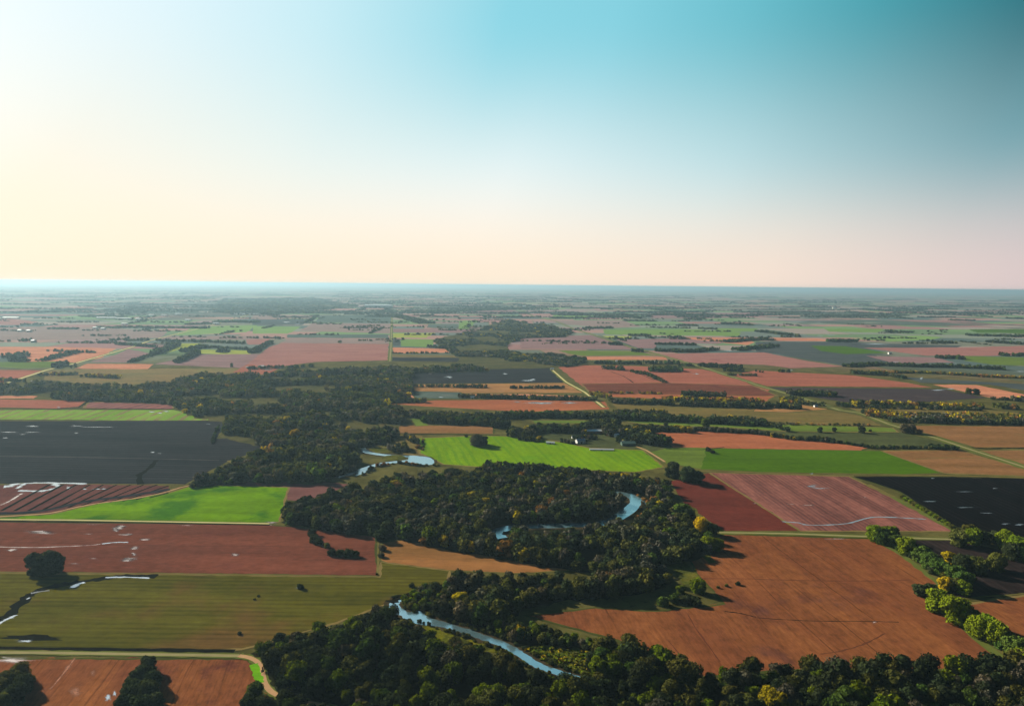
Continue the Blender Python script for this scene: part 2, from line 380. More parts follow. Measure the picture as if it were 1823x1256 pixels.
fm('grass_near', (100, 138, 3), (84, 118, 6), A_EW, patch=(48, 96, 22), pscale=85, pthr=(.47, .62), fine=.2, aniso=5, bump=.15, tram=(30, 0.6, 0.35))
fm('grass_dark', (70, 102, 8), (62, 91, 8), A_EW, patch=(54, 84, 20), fine=.2, aniso=7, tram=(36, 0.8, 0.3))
fm('grass_mid', (98, 117, 42), (82, 100, 38), A_EW, patch=(88, 104, 44), pscale=80, fine=.2, aniso=6)
fm('grass_pale', (120, 150, 84), (108, 138, 76), A_EW, fine=.15)
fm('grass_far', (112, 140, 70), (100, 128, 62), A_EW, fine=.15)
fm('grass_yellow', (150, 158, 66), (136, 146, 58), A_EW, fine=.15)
fm('vine_rows', (122, 152, 58), (104, 140, 44), ang((100, 745), (140, 731)), period=26, stripe=.7, stripe_col=(128, 96, 84), duty=.1, fine=.15)
fm('mauve_rows', (140, 92, 86), (126, 84, 80), ang((200, 727), (240, 718)), period=26, stripe=.6, stripe_col=(84, 56, 60), duty=.1, fine=.15)
fm('slate_soil', (42, 43, 47), (35, 37, 41), A_EW, patch=(64, 66, 60), pscale=220, fine=.2, aniso=7, tram=(38, 0.9, 0.4), period=13, stripe=.5, stripe_col=(60, 60, 62), duty=.2)
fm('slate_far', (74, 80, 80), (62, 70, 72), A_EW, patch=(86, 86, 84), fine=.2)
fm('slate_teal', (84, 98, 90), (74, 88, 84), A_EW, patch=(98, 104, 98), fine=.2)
fm('black_soil', (11, 9, 11), (8, 7, 9), A_R, period=10, stripe=.4, stripe_col=(44, 38, 40), duty=.55, fine=.5, aniso=9, nscale=30)
fm('dark_soil', (44, 35, 34), (26, 23, 24), A_R, period=8, stripe=.4, stripe_col=(64, 54, 50), duty=.4, fine=.4, aniso=9, nscale=30)
fm('purple_soil', (66, 56, 58), (58, 50, 54), A_EW, patch=(76, 64, 62), fine=.25)
fm('yard_grass', (76, 82, 48), (62, 68, 42), A_EW, patch=(100, 86, 56), pscale=45, fine=.3)
fm('rough_meadow', (96, 92, 36), (74, 80, 30), A_EW, patch=(58, 62, 26), pscale=18, pthr=(.45, .62), fine=.4, nscale=25, aniso=1.5, bump=.8)
fm('river_meadow', (108, 104, 22), (76, 84, 20), A_EW, patch=(50, 56, 20), pscale=11, pthr=(.45, .6), fine=.45, nscale=16, aniso=1.5, bump=1.)
fm('marsh', (126, 104, 66), (106, 98, 62), A_EW, patch=(112, 112, 64), pscale=160, fine=.3)
fm('wood_floor', (34, 36, 20), (24, 27, 16), 0, patch=(48, 44, 24), pscale=30, fine=.4, aniso=1.2)

F = lambda name, mat, pts, jit=1.0: sheet(name, GL(pts), M[mat], jit)
FIELDS = [
# far plain
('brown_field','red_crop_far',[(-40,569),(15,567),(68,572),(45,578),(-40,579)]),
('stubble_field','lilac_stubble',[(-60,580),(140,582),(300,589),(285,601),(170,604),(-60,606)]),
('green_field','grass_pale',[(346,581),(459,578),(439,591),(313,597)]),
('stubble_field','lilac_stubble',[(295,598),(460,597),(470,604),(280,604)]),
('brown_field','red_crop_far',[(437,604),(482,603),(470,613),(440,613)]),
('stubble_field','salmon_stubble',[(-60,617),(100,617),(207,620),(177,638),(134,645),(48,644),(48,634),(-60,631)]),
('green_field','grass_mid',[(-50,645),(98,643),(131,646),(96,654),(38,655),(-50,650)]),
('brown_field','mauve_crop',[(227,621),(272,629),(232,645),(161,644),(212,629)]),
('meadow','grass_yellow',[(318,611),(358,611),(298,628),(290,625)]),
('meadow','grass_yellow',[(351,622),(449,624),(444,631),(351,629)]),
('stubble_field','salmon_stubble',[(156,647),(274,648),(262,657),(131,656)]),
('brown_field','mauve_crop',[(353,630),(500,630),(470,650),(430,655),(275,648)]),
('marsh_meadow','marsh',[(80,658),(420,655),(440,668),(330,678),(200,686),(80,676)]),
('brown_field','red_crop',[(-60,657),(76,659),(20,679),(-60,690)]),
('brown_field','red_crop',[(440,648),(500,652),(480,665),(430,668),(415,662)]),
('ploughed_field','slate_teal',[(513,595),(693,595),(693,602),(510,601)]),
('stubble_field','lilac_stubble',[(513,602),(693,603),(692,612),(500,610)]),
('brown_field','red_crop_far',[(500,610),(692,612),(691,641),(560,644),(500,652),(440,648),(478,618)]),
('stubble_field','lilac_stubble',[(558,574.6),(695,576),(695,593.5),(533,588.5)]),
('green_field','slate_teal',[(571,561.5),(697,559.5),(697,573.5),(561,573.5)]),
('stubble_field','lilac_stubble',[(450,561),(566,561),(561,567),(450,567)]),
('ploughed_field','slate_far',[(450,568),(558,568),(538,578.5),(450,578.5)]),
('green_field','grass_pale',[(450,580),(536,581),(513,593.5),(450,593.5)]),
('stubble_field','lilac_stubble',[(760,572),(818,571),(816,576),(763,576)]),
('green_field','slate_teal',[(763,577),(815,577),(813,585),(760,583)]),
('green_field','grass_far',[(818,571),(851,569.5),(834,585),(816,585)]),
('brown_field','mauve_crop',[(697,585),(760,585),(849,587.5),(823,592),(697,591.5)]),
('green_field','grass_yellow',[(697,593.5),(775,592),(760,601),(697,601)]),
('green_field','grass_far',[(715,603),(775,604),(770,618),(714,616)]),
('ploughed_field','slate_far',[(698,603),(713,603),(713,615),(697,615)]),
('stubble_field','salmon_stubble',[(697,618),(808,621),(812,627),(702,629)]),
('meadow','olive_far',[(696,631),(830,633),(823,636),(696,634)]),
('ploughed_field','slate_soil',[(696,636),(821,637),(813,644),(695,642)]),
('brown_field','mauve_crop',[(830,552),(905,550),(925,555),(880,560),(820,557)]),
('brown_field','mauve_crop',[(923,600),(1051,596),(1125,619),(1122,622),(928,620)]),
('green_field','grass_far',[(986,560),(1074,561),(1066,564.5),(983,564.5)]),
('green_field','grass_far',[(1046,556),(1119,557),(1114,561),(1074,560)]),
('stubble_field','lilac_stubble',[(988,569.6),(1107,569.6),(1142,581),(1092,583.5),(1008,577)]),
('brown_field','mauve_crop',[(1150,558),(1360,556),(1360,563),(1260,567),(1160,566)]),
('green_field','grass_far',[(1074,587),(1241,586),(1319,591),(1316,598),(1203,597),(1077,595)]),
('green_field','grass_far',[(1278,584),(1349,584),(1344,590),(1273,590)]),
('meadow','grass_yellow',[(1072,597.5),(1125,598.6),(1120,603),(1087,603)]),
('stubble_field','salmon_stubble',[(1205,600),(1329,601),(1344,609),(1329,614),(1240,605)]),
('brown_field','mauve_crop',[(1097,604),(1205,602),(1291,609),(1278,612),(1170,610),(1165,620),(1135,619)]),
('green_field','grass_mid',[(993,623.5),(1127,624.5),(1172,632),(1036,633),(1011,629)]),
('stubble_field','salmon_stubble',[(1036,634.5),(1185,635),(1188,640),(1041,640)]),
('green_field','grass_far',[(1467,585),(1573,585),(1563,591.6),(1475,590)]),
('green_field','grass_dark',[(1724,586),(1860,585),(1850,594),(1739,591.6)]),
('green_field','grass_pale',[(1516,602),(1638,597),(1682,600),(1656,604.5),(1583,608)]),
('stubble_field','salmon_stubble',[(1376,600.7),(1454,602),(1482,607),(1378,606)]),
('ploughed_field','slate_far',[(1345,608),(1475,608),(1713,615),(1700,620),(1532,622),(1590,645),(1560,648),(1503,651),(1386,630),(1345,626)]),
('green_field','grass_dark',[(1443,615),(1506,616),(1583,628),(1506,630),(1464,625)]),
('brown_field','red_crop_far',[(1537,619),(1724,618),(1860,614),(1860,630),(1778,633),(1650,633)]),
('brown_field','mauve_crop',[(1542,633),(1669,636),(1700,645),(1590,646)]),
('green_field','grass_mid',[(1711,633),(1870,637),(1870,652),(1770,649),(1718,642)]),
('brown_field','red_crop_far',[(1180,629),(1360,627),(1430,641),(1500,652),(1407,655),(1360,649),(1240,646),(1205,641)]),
# middle distance
('ploughed_field','slate_soil',[(725,658),(978,655),(1010,681),(735,683)]),
('brown_field','red_crop',[(990,650),(1100,650),(1250,657),(1310,670),(1372,692),(1360,700),(1045,694)]),
('brown_field','brown_red_near',[(1036,683),(1180,681),(1340,686),(1384,704),(1300,706),(1050,699)]),
('brown_field','red_crop',[(1345,659),(1519,668),(1600,679),(1659,689),(1366,687),(1300,668)]),
('brown_field','salmon_stubble',[(1661,684),(1739,685),(1850,707),(1807,711),(1760,707)]),
('ploughed_field','slate_far',[(1609,671),(1870,686),(1870,702),(1760,684),(1640,681)]),
('ploughed_field','purple_soil',[(1363,689),(1677,692),(1760,708),(1640,716),(1506,716),(1454,708)]),
('stubble_field','tan_far',[(735,684),(1011,681),(1050,699),(700,700)]),
('stubble_field','salmon_stubble',[(700,701),(950,701),(1055,706),(720,708)]),
('green_field','slate_teal',[(730,696),(820,698),(830,709),(740,709)]),
('brown_field','orange_crop',[(775,712),(900,711),(1077,714),(1087,728),(937,733),(770,724),(690,719)]),
('meadow','olive_far',[(1090,716),(1300,721),(1360,728),(1475,729),(1532,740),(1570,757),(1480,756),(1350,748),(1190,740),(1100,730)]),
('brown_field','tan_far',[(1350,722),(1428,720),(1475,728),(1400,734),(1340,732)]),
('brown_field','orange_crop',[(1060,699),(1380,705),(1360,717),(1240,712),(1080,706)]),
('brown_field','orange_crop',[(1580,732),(1860,742),(1860,755),(1700,748),(1590,745)]),
('stubble_field','olive_far',[(1500,722),(1680,721),(1870,740),(1870,760),(1600,752),(1540,738)]),
('green_field','grass_mid',[(948,748),(1051,748),(1040,753),(950,753)]),
('green_field','grass_mid',[(1094,747),(1248,749),(1360,754),(1480,757),(1589,761),(1599,769),(1410,768),(1266,759),(1208,758),(1142,754)]),
('green_field','yard_grass',[(1340,765),(1410,769),(1609,770),(1698,792),(1547,795),(1490,785),(1350,773)]),
('brown_field','brown_mid',[(1591,757),(1870,758),(1870,797),(1737,796),(1672,777)]),
('brown_field','brown_mid',[(1739,802),(1870,800),(1870,840),(1791,818)]),
('brown_field','orange_crop',[(1162,770),(1203,766),(1280,768),(1360,774),(1485,788),(1550,797),(1532,802),(1350,799),(1198,796),(1185,787)]),
('green_field','grass_dark',[(1251,797),(1350,799),(1568,802),(1677,842),(1609,844),(1350,840),(1248,835),(1178,812)]),
('stubble_field','brown_mid',[(1568,802),(1708,801),(1823,834),(1870,848),(1682,842)]),
('brown_field','brown_mid',[(710,756),(879,758),(879,772),(707,771)]),
('green_field','grass_mid',[(727,743),(755,746),(763,757),(740,758)]),
('farm_meadow','grass_mid',[(1142,797),(1260,797),(1248,834),(1185,824)]),
('farm_yard','yard_grass',[(945,760),(1060,755),(1140,768),(1195,795),(1160,804),(1050,797),(1000,784),(950,778)]),
('meadow','olive_far',[(704,772),(752,775),(752,812),(700,806)]),
('green_field','grass_rows',[(745,780),(850,775),(930,777),(1005,788),(1050,797),(1145,801),(1182,831),(1130,840),(1035,836),(870,832),(790,826),(747,806)]),
('brown_field','salmon_stubble',[(-60,698),(78,701),(60,709),(-60,709)]),
('brown_field','red_crop',[(-60,709),(156,713),(141,724),(101,727),(-60,724)]),
('crop_rows','mauve_rows',[(158,715),(310,719),(306,728),(149,726)]),
('crop_rows','vine_rows',[(-60,729),(310,729),(348,738),(404,747),(328,749),(-60,746)]),
('ploughed_field','slate_soil',[(-90,749),(400,748),(397,765),(387,780),(450,779),(470,800),(410,820),(330,862),(-90,861)]),
('green_field','grass_mid',[(404,820),(449,817),(447,826),(419,825)]),
('brown_field','rose_plain',[(350,864),(430,853),(520,851),(625,861),(586,880),(533,892),(508,890),(511,866),(450,865)]),
# near
('ploughed_field','striped_brown',[(-80,868),(38,860),(156,861),(303,864),(300,876),(177,896),(83,914),(-80,919)]),
('green_field','grass_near',[(-80,925),(90,915),(180,895),(300,877),(345,863),(450,865),(514,867),(497,928),(480,930),(250,928)]),
('brown_field','brown_red_near',[(-90,928),(250,931),(480,934),(560,940),(670,955),(672,1025),(350,1021),(-90,1017)]),
('stubble_field','tan_crop',[(680,965),(760,958),(850,975),(960,988),(1010,1000),(1012,1016),(910,1020),(800,1015),(690,1001),(676,998)]),
('crop_field','olive_maize',[(-110,1019),(300,1022),(676,1027),(678,1000),(800,1016),(798,1042),(750,1054),(690,1074),(600,1108),(430,1156),(-110,1156)]),
('brown_field','brown_bottom',[(-120,1172),(440,1172),(456,1192),(462,1230),(520,1262),(580,1300),(-160,1300)]),
('brown_field','maroon',[(1190,856),(1262,841),(1425,945),(1290,946),(1220,900)]),
('striped_field','rose_rows',[(1262,841),(1511,848),(1590,885),(1702,946),(1425,945)]),
('black_field','black_soil',[(1515,847),(1900,852),(1920,985),(1823,968),(1700,937),(1600,874)]),
('dark_field','dark_soil',[(1615,958),(1690,961),(1823,985),(1940,1000),(1940,1062),(1823,1057),(1700,1066),(1680,1030)]),
('brown_field','brown_bottom',[(1705,1078),(1823,1059),(1960,1060),(1960,1190),(1823,1150),(1770,1118)]),
('brown_field','brown_orange_near',[(1220,975),(1290,951),(1549,959),(1610,990),(1672,1040),(1640,1058),(1800,1190),(1700,1192),(1500,1190),(1390,1194),(1230,1206),(1180,1172),(1100,1140),(935,1095),(1060,1082),(1170,1088),(1290,1075),(1240,1020)]),
('river_meadow','river_meadow',[(912,1150),(960,1150),(1050,1158),(1060,1190),(1050,1215),(1020,1204),(975,1186),(935,1168)]),
('river_meadow','river_meadow',[(745,1116),(770,1110),(840,1131),(890,1147),(910,1160),(850,1162),(780,1142)]),
('meadow','rough_meadow',[(500,1262),(700,1235),(860,1215),(960,1225),(1040,1245),(900,1330),(480,1330)]),
('meadow','rough_meadow',[(1185,1005),(1215,995),(1262,1045),(1225,1050)]),
('meadow','rough_meadow',[(1228,965),(1244,972),(1275,1000),(1262,1003)]),
('meadow','rough_meadow',[(1222,898),(1240,905),(1262,940),(1240,930)]),
]
MARG = [plain_mat('rough_margin', (92, 88, 46), .95, .45, .07), plain_mat('dry_margin', (120, 104, 62), .95, .4, .07), plain_mat('weedy_margin', (66, 72, 34), .95, .45, .07)]
for q_, (nm, mt_, pts) in enumerate(FIELDS):
    F(nm, mt_, pts, 1.0)
    g = GL(pts); D_ = sum(math.hypot(*p) for p in g)/len(g)
    if D_ < 2300 and nm not in ('meadow', 'river_meadow', 'farm_yard', 'farm_meadow'):   # uncut strip round the field
        ribbon('field_margin', g+[g[0]], MARG[q_ % 3], .7+D_*.0009, .75)

# woodland floor under the trees
WOODS_PX = {
 'riverside': [(888,1112),(932,1113),(975,1132),(1036,1141),(1060,1150),(1045,1157),(960,1147),(912,1145),(868,1124)],
 'bend_bank': [(684,1080),(700,1064),(730,1054),(796,1046),(806,1060),(780,1080),(750,1090),(728,1087),(712,1084)],
 'bend_row': [(798,1052),(812,1041),(900,1035),(1000,1031),(1022,1040),(930,1054),(850,1060)],
 'inner_row': [(772,1094),(800,1080),(880,1070),(950,1058),(1050,1046),(1150,1034),(1216,1028),(1165,1051),(1120,1060),(1000,1070),(932,1081),(900,1108),(880,1116),(850,1114),(800,1104)],
 'main': [(505,915),(560,893),(620,880),(690,862),(790,848),(900,846),(1030,852),(1110,862),(1180,872),(1200,900),(1212,925),(1240,945),(1268,985),(1230,1000),(1190,1003),(1182,1022),(1150,1032),(1075,1026),(1000,1012),(900,995),(800,980),(740,966),(660,953),(570,943),(500,930)],
 'bottom': [(425,1165),(500,1150),(600,1122),(690,1092),(708,1106),(760,1138),(850,1165),(905,1180),(960,1206),(1035,1218),(1200,1245),(1260,1290),(1300,1340),(520,1340),(490,1262),(472,1205),(455,1176)],
 'far_bank': [(1045,1162),(1110,1156),(1190,1188),(1245,1222),(1215,1250),(1120,1226),(1052,1208)],
 'bottom_right': [(1235,1215),(1390,1202),(1500,1198),(1650,1198),(1800,1200),(1960,1215),(2000,1345),(1260,1345)],
 'west': [(-40,690),(100,692),(240,692),(310,684),(345,674),(420,670),(560,664),(690,658),(870,656),(870,661),(740,664),(724,682),(735,690),(730,712),(690,720),(720,738),(712,770),(690,790),(655,797),(640,806),(610,808),(640,828),(620,846),(560,862),(440,858),(345,862),(420,832),(482,802),(445,790),(392,779),(410,752),(345,744),(322,730),(302,720),(240,716),(120,713),(80,706),(-40,702)],
 'mid_north': [(849,590),(870,578),(905,570),(990,582),(1020,592),(1008,600),(930,602),(900,614),(905,627),(1000,631),(1040,642),(1030,652),(960,655),(870,657),(800,652),(820,640),(790,620),(770,606),(790,599)],
 'north': [(376,550),(400,532),(560,530),(640,545),(560,553),(440,560),(380,556)],
}
fm('wood_glade', (84, 80, 46), (64, 66, 38), 0, patch=(100, 84, 56), pscale=60, fine=.35, aniso=1.5)
for k, p in WOODS_PX.items(): sheet('wood_floor', GL(p), M['wood_glade' if k in ('west', 'mid_north', 'north') else 'wood_floor'], 2.0)

# ------------------------------------------------------------------ river, ponds, standing water
W_river = water_mat('river_water', (92, 124, 132), .5, .2)
W_dim = water_mat('wet_black_soil', (96, 96, 104), .3, .3, (.2, .9))
W_pool = water_mat('standing_water', (160, 164, 168), .45, .18, (.22, .85))
dustm = water_mat('pale_dry_soil', (176, 124, 100), 0, .5, (.2, 1.2))
W_thin = water_mat('wet_soil_film', (176, 142, 130), .22, .3, (.2, 1.2))
bank = plain_mat('river_bank', (62, 54, 38), .9, .4, .08)
mudm = plain_mat('gravel_track', (176, 140, 104), .95, .2, .12)
trackm = plain_mat('dirt_road', (138, 130, 92), .95, .2, .06)
trackf = plain_mat('pale_road', (196, 184, 132), .95, .15, .02)
verge = plain_mat('grass_verge', (90, 98, 44), .95, .35, .05)
ditchm = plain_mat('dark_ditch', (22, 22, 16), .95, .4, .08)
hedgem = plain_mat('field_margin', (104, 96, 52), .95, .4, .06)
scuffm = plain_mat('dry_soil', (170, 120, 96), .95, .3, .1)

R_LOW = smooth_line([(1046,1214),(1030,1209),(1000,1199),(958,1184),(930,1167),(905,1151),(870,1138),(830,1124),(790,1112),(752,1101),(724,1094),(704,1083),(703,1072),(716,1063)])
R_UP = smooth_line([(893,958),(882,948),(902,940),(960,936),(1040,934),(1085,928),(1108,914),(1128,900),(1131,888),(1116,880),(1085,876)])
R_TOP = smooth_line([(600,850),(630,841),(660,830),(690,824),(730,822),(766,824),(760,815),(735,813),(700,811),(676,809),(652,804),(645,797)])
R_GL = smooth_line([(500,748),(522,741),(535,736),(560,735)])
river_lines = [(R_LOW, (3.6, 5)), (R_UP, (8, 8)), (R_TOP, (5, 6)), (R_GL, (7, 7))]
riv_g = []
for ln, hw in river_lines:
    g = GL(ln); riv_g.append((g, max(hw)))
    ribbon('river_bank', g, bank, [h+4 for h in hw], .25)
for ln, hw in river_lines: ribbon('river', GL(ln), W_river, list(hw), .18)
sheet('river', smooth_poly(GL([(716,1098),(728,1090),(748,1088),(762,1098),(800,1110),(850,1127),(885,1141),(884,1147),(840,1132),(790,1117),(750,1112),(728,1106)])), W_river, .5)
sheet('river', smooth_poly(GL([(1108,878),(1124,882),(1134,893),(1136,905),(1120,918),(1098,930),(1094,928),(1106,913),(1118,903),(1122,892),(1116,884)])), W_river, .5)
sheet('river', smooth_poly(GL([(726,811),(748,812),(762,818),(773,825),(760,827.5),(735,825.5),(705,824),(674,828),(650,841),(632,847),(642,838),(666,826),(700,821),(726,818)])), W_river, .5)
sheet('river_bank', smooth_poly(GL([(683,812),(712,810),(722,815),(705,819),(684,820)])), M['rough_meadow'], .5)
sheet('river_bank', smooth_poly(GL([(662,798),(690,798),(692,806),(668,806)])), M['rough_meadow'], .5)
sheet('river', smooth_poly(GL([(1139,885),(1147,889),(1153,895),(1150,898),(1143,892)])), W_river, .4)

def blob(px, py, rx, ry, seed=0, n=16, k=.45):
    r = random.Random(seed*977+int(px*3+py)); rx *= 1.45; ry *= 1.45; return [(px+rx*math.cos(a)*q, py+ry*math.sin(a)*q) for a in [2*math.pi*i/n for i in range(n)] for q in [1+r.uniform(-k, k)]]
PUD = [(74,947,22,3.2),(214,938,11,4),(205,943,6,4),(225,951,13,2),(160,950,12,1.5),(240,975,8,3),(238,986,5,3),(230,996,14,4.5),(165,994,10,1.5),(20,979,10,2.5),(418,987,7,2.3),(258,960,11,2),(135,1003,12,1.2),(165,933,12,1.6),(330,935,14,1.2),(480,930,16,2),(478,934,10,1.5)]
for i, (x, y, a, b) in enumerate(PUD):
    for k in range(3 if b > 1.8 else 1):   # thin films broken up by the stubble
        q = (k-1)*.55 if b > 1.8 else 0
        pool('puddle', GL(blob(x+q*a*.3*(-1)**i, y+q*b, a*(1-.35*abs(q)), max(.7, b*.42), i+9*k)), W_thin)
W_thin2 = W_pool
rill('puddle', GL(smooth_line([(-10,973),(60,974),(120,972),(160,970),(180,968)])), W_thin, 1.2*1.7)
rill('puddle', GL(smooth_line([(180,968),(205,965),(230,965)])), W_pool, 1.3*1.7)
# water lying in the striped field
rill('puddle', GL(smooth_line([(6,866),(20,864),(28,860)])), W_pool, 7*1.7)
rill('puddle', GL(smooth_line([(30,870),(40,863),(52,860),(100,859.5),(158,861)])), W_pool, 3.2*1.7)
rill('puddle', GL(smooth_line([(95,861),(104,865),(98,869),(80,873),(58,874),(32,873)])), W_pool, 4.0*1.7)
rill('puddle', GL(smooth_line([(0,899),(18,891),(40,877)])), W_thin, 2.5*1.7)
for x, y, a, b in [(122,868,5,2.5),(150,870,5,1.5),(170,870,8,1.6),(185,869.5,6,1)]: pool('puddle', GL(blob(x, y, a, b)), W_pool)
for k in range(13):   # dark drain lines running across the striped field
    x0 = 2+k*24; x1 = x0+86
    p0, p1 = (x0, 909-max(0, x0-70)*.118), (min(x1, 300), 862.5+max(0, x1-300)*.0)
    if x1 > 300: t = (300-x0)/(x1-x0); p1 = (300, p0[1]+(863-p0[1])*t)
    if p0[1] > p1[1]+3: ribbon('drain', GL([p0, p1]), ditchm, 2.0, .3)
ribbon('drain', GL(smooth_line([(-40,915),(60,911),(150,893),(230,882),(303,871)])), M['slate_soil'], 5, .3)
ribbon('dirt_track', GL(smooth_line([(-40,922),(40,917),(90,913),(140,902),(180,895),(240,887),(290,877),(320,868),(350,861)])), mudm, 1.8, .3)
# pools in the maize field
ribbon('ditch', GL(smooth_line([(-20,1112),(15,1095),(40,1070),(60,1056),(100,1042),(140,1036),(180,1030),(230,1025),(280,1025)])), ditchm, (5.5, 4), .5)
for pts, h in [([(-12,1115),(8,1104),(30,1094)],2.6),([(54,1056),(70,1053),(90,1050)],2.0),([(46,1067),(54,1063)],1.0),([(128,1046),(138,1040),(152,1036)],2.8),([(185,1027.5),(225,1027),(268,1028.5)],1.5)]:
    rill('pool', GL(smooth_line(pts)), W_pool, h*1.6)
sheet('ditch', GL(blob(60,1135,42,3.5,3)), ditchm, .3); pool('pool', GL(blob(50,1141,17,2.0,4)), W_pool)
pool('pool', GL(blob(535,1046,7,1.3,4)), W_pool)
pool('pool', GL(blob(192,1240,7,7,5)), W_pool); pool('pool', GL(blob(204,1234,4,5,6)), W_pool)
sheet('pool', GL([(-60,1162.5),(-20,1162),(62,1163.5),(60,1165.5),(-60,1165.5)]), W_pool, .3)
for x, y, a, b, mt_ in [(20,1174,28,4,W_thin),(136,1232,10,6,dustm),(164,1197,4,4,dustm),(140,1166,16,1,W_thin)]: pool('puddle', GL(blob(x, y, a*1.3, b*1.3)), mt_)
rill('wheel_track', GL(smooth_line([(135,1168),(122,1186),(108,1204),(88,1228)])), dustm, 2.4)
# right hand fields
for x, y, a, b in [(1447,866,12,2),(1449,863,8,1.2),(1455,869,14,1),(1540,885,6,1.5),(1410,897,12,.8),(1440,899,17,1.2),(1345,896,7,1.5),(1445,843,4,1),(1490,959,20,1.4),(1718,875,16,1.2),(1660,851,6,1.5),(1655,892,16,1.5),(1790,932,12,2),(1813,934,10,2.5),(1770,869,6,.8),(1760,913,14,1),(1720,903,20,1)]:
    pool('puddle', GL(blob(x, y, a*.9, b*.7)), W_dim if x > 1640 else W_thin if y > 880 else W_pool)
rill('puddle', GL(smooth_line([(1390,928),(1420,930),(1437,934),(1475,934),(1510,931),(1540,923),(1560,920),(1600,921),(1652,924)])), W_pool, 1.3*1.7)
pool('pool', GL(blob(1556,1107,6,1.8)), W_thin)
ribbon('furrow', GL(smooth_line([(1340,1099),(1400,1103),(1450,1105),(1545,1106),(1600,1107)])), ditchm, .5, .7)
ribbon('furrow', GL(smooth_line([(1290,1088),(1320,1092),(1345,1098)])), ditchm, .7, .7)
ribbon('furrow', GL(smooth_line([(1576,1127),(1540,1145),(1500,1158),(1460,1164)])), plain_mat('furrow_soil', (92, 54, 36), .95, .3, .1), .8, .6)
ribbon('furrow', GL(smooth_line([(1240,1030),(1320,1030),(1420,1033),(1540,1034),(1620,1032)])), plain_mat('furrow_soil_dark', (92, 52, 36), .95, .3, .1), .6, .6)
ribbon('wheel_track', GL([(1225,1095),(1240,1120),(1262,1150),(1282,1178)]), bpy.data.materials['furrow_soil_dark'], .6, .6)
ribbon('wheel_track', GL([(1190,1140),(1210,1165),(1225,1190)]), bpy.data.materials['furrow_soil_dark'], .5, .6)
# far water
for x, y, a, b in [(962,717,28,1.8),(1020,717,16,1.2),(921,715,7,.9),(800,671,8,1.6),(766,665,4,.8),(940,677,10,1),(948,675,6,1),(900,665,5,1),(790,663,4,.8),(702,605,7,2),(1407,658.6,5,.6),(1668,694,14,1),(1692,692,14,.8),(1640,673,3,2.5),(467,651,10,.9),(475,658,8,1.2),(500,655,7,1),(442,653,10,1),(430,668,14,.7),(620,674,7,1),(537,737,9,1.6),(510,573,6,1),(530,577,5,.8),(1560,612,22,1),(1480,596,9,.6),(1460,597,8,.5),(1420,573,12,.5),(1455,573,9,.5),(1595,644,9,.5),(1640,647,12,.5),(1700,646,12,.5),(1818,661,10,.8),(1300,624,10,.8),(1240,665,6,.8),(1240,760,6,.5),(1075,610,9,.5),(785,707,5,.8),(838,708,3,.6),(60,678,8,.8),(160,688,6,.7),(60,758.5,12,.7),(136,758,10,.6),(172,760,34,.5),(15,769,14,.5),(54,769,12,.6),(40,773,6,.6),(10,779,6,.6),(136,770.5,5,.6),(272,805,4,.8),(284,807,4,.4),(372,755,5,.5),(285,735,5,1),(270,733,8,.8),(296,732,6,1),(204,727,5,.6),(105,725,4,.7),(145,727,4,.5)]:
    pool('puddle', GL(blob(x, y, a, b)), W_pool)
sheet('pool', GL([(1405,656.5),(1440,657),(1526,657.5),(1505,660.5),(1450,660.5),(1415,659.5)]), W_pool, .3)
ribbon('ditch', GL([(-60,811.5),(120,813),(390,819)]), plain_mat('wet_ditch', (86, 84, 82), .9, .3, .03), 1.2, .5)
ribbon('furrow', GL([(280,819),(262,836),(248,845),(250,862)]), ditchm, 4, .5)

# ------------------------------------------------------------------ roads and tracks, verges, margins
def road(pts, half, mt_, vh=None, name='dirt_road'):
    g = GL(pts)
    if vh: ribbon('verge', g, verge, vh, .3)
    ribbon(name, g, mt_, half, .08)
ribbon('ditch', GL([(-80,1153),(150,1155),(300,1157),(418,1158)]), ditchm, 2.6, .3)
road([(-120,1160),(100,1162),(300,1165),(425,1167)], 2.0, trackm, 3.4)
road(smooth_line([(425,1167),(445,1171),(460,1180),(466,1195),(470,1212),(482,1230),(510,1243),(560,1253),(620,1270)]), 2.2, mudm, 4, 'dirt_track')
ribbon('verge', GL(smooth_line([(452,1182),(458,1200),(462,1216)])), M['grass_bright'], 3.0, .3)
road([(1280,947.5),(1400,949.5),(1550,955),(1700,960)], 2.0, trackm, 5)
road([(-80,924),(120,925.5),(260,928),(480,932)], 1.6, trackf, 3.5)
ribbon('ditch', GL([(-80,927),(250,930),(480,934.5)]), ditchm, 1.2, .4)
ribbon('field_margin', GL([(-90,1017.5),(300,1021),(672,1026)]), hedgem, 1.6, .3)
ribbon('field_margin', GL([(674,955),(673,1000),(672,1026)]), hedgem, 1.2, .3)
ribbon('field_margin', GL([(1245,838),(1350,841),(1511,847),(1680,846),(1860,851)]), hedgem, 3.5, .3)
ribbon('field_margin', GL([(1549,957),(1610,990),(1672,1040),(1645,1058),(1720,1120),(1800,1185)]), verge, 3.5, .5)
ribbon('field_margin', GL([(1588,884),(1700,944)]), verge, 4, .5)
ribbon('field_margin', GL([(1545,862),(1588,884)]), hedgem, 5, .5)
ribbon('ditch', GL([(1520,846.5),(1690,849),(1880,853)]), ditchm, 1.5, .3)
ribbon('ditch', GL([(707,771.5),(800,773),(890,775)]), ditchm, 2.0, .4)
ribbon('ditch', GL([(1185,799),(1250,800),(1290,796)]), ditchm, 2.0, .4)
ribbon('ditch', GL(smooth_line([(1730,796),(1760,798),(1800,797),(1870,796)])), ditchm, 3.0, .7)
ribbon('ditch', GL([(1400,767),(1480,770),(1600,770)]), ditchm, 1.2, .5)
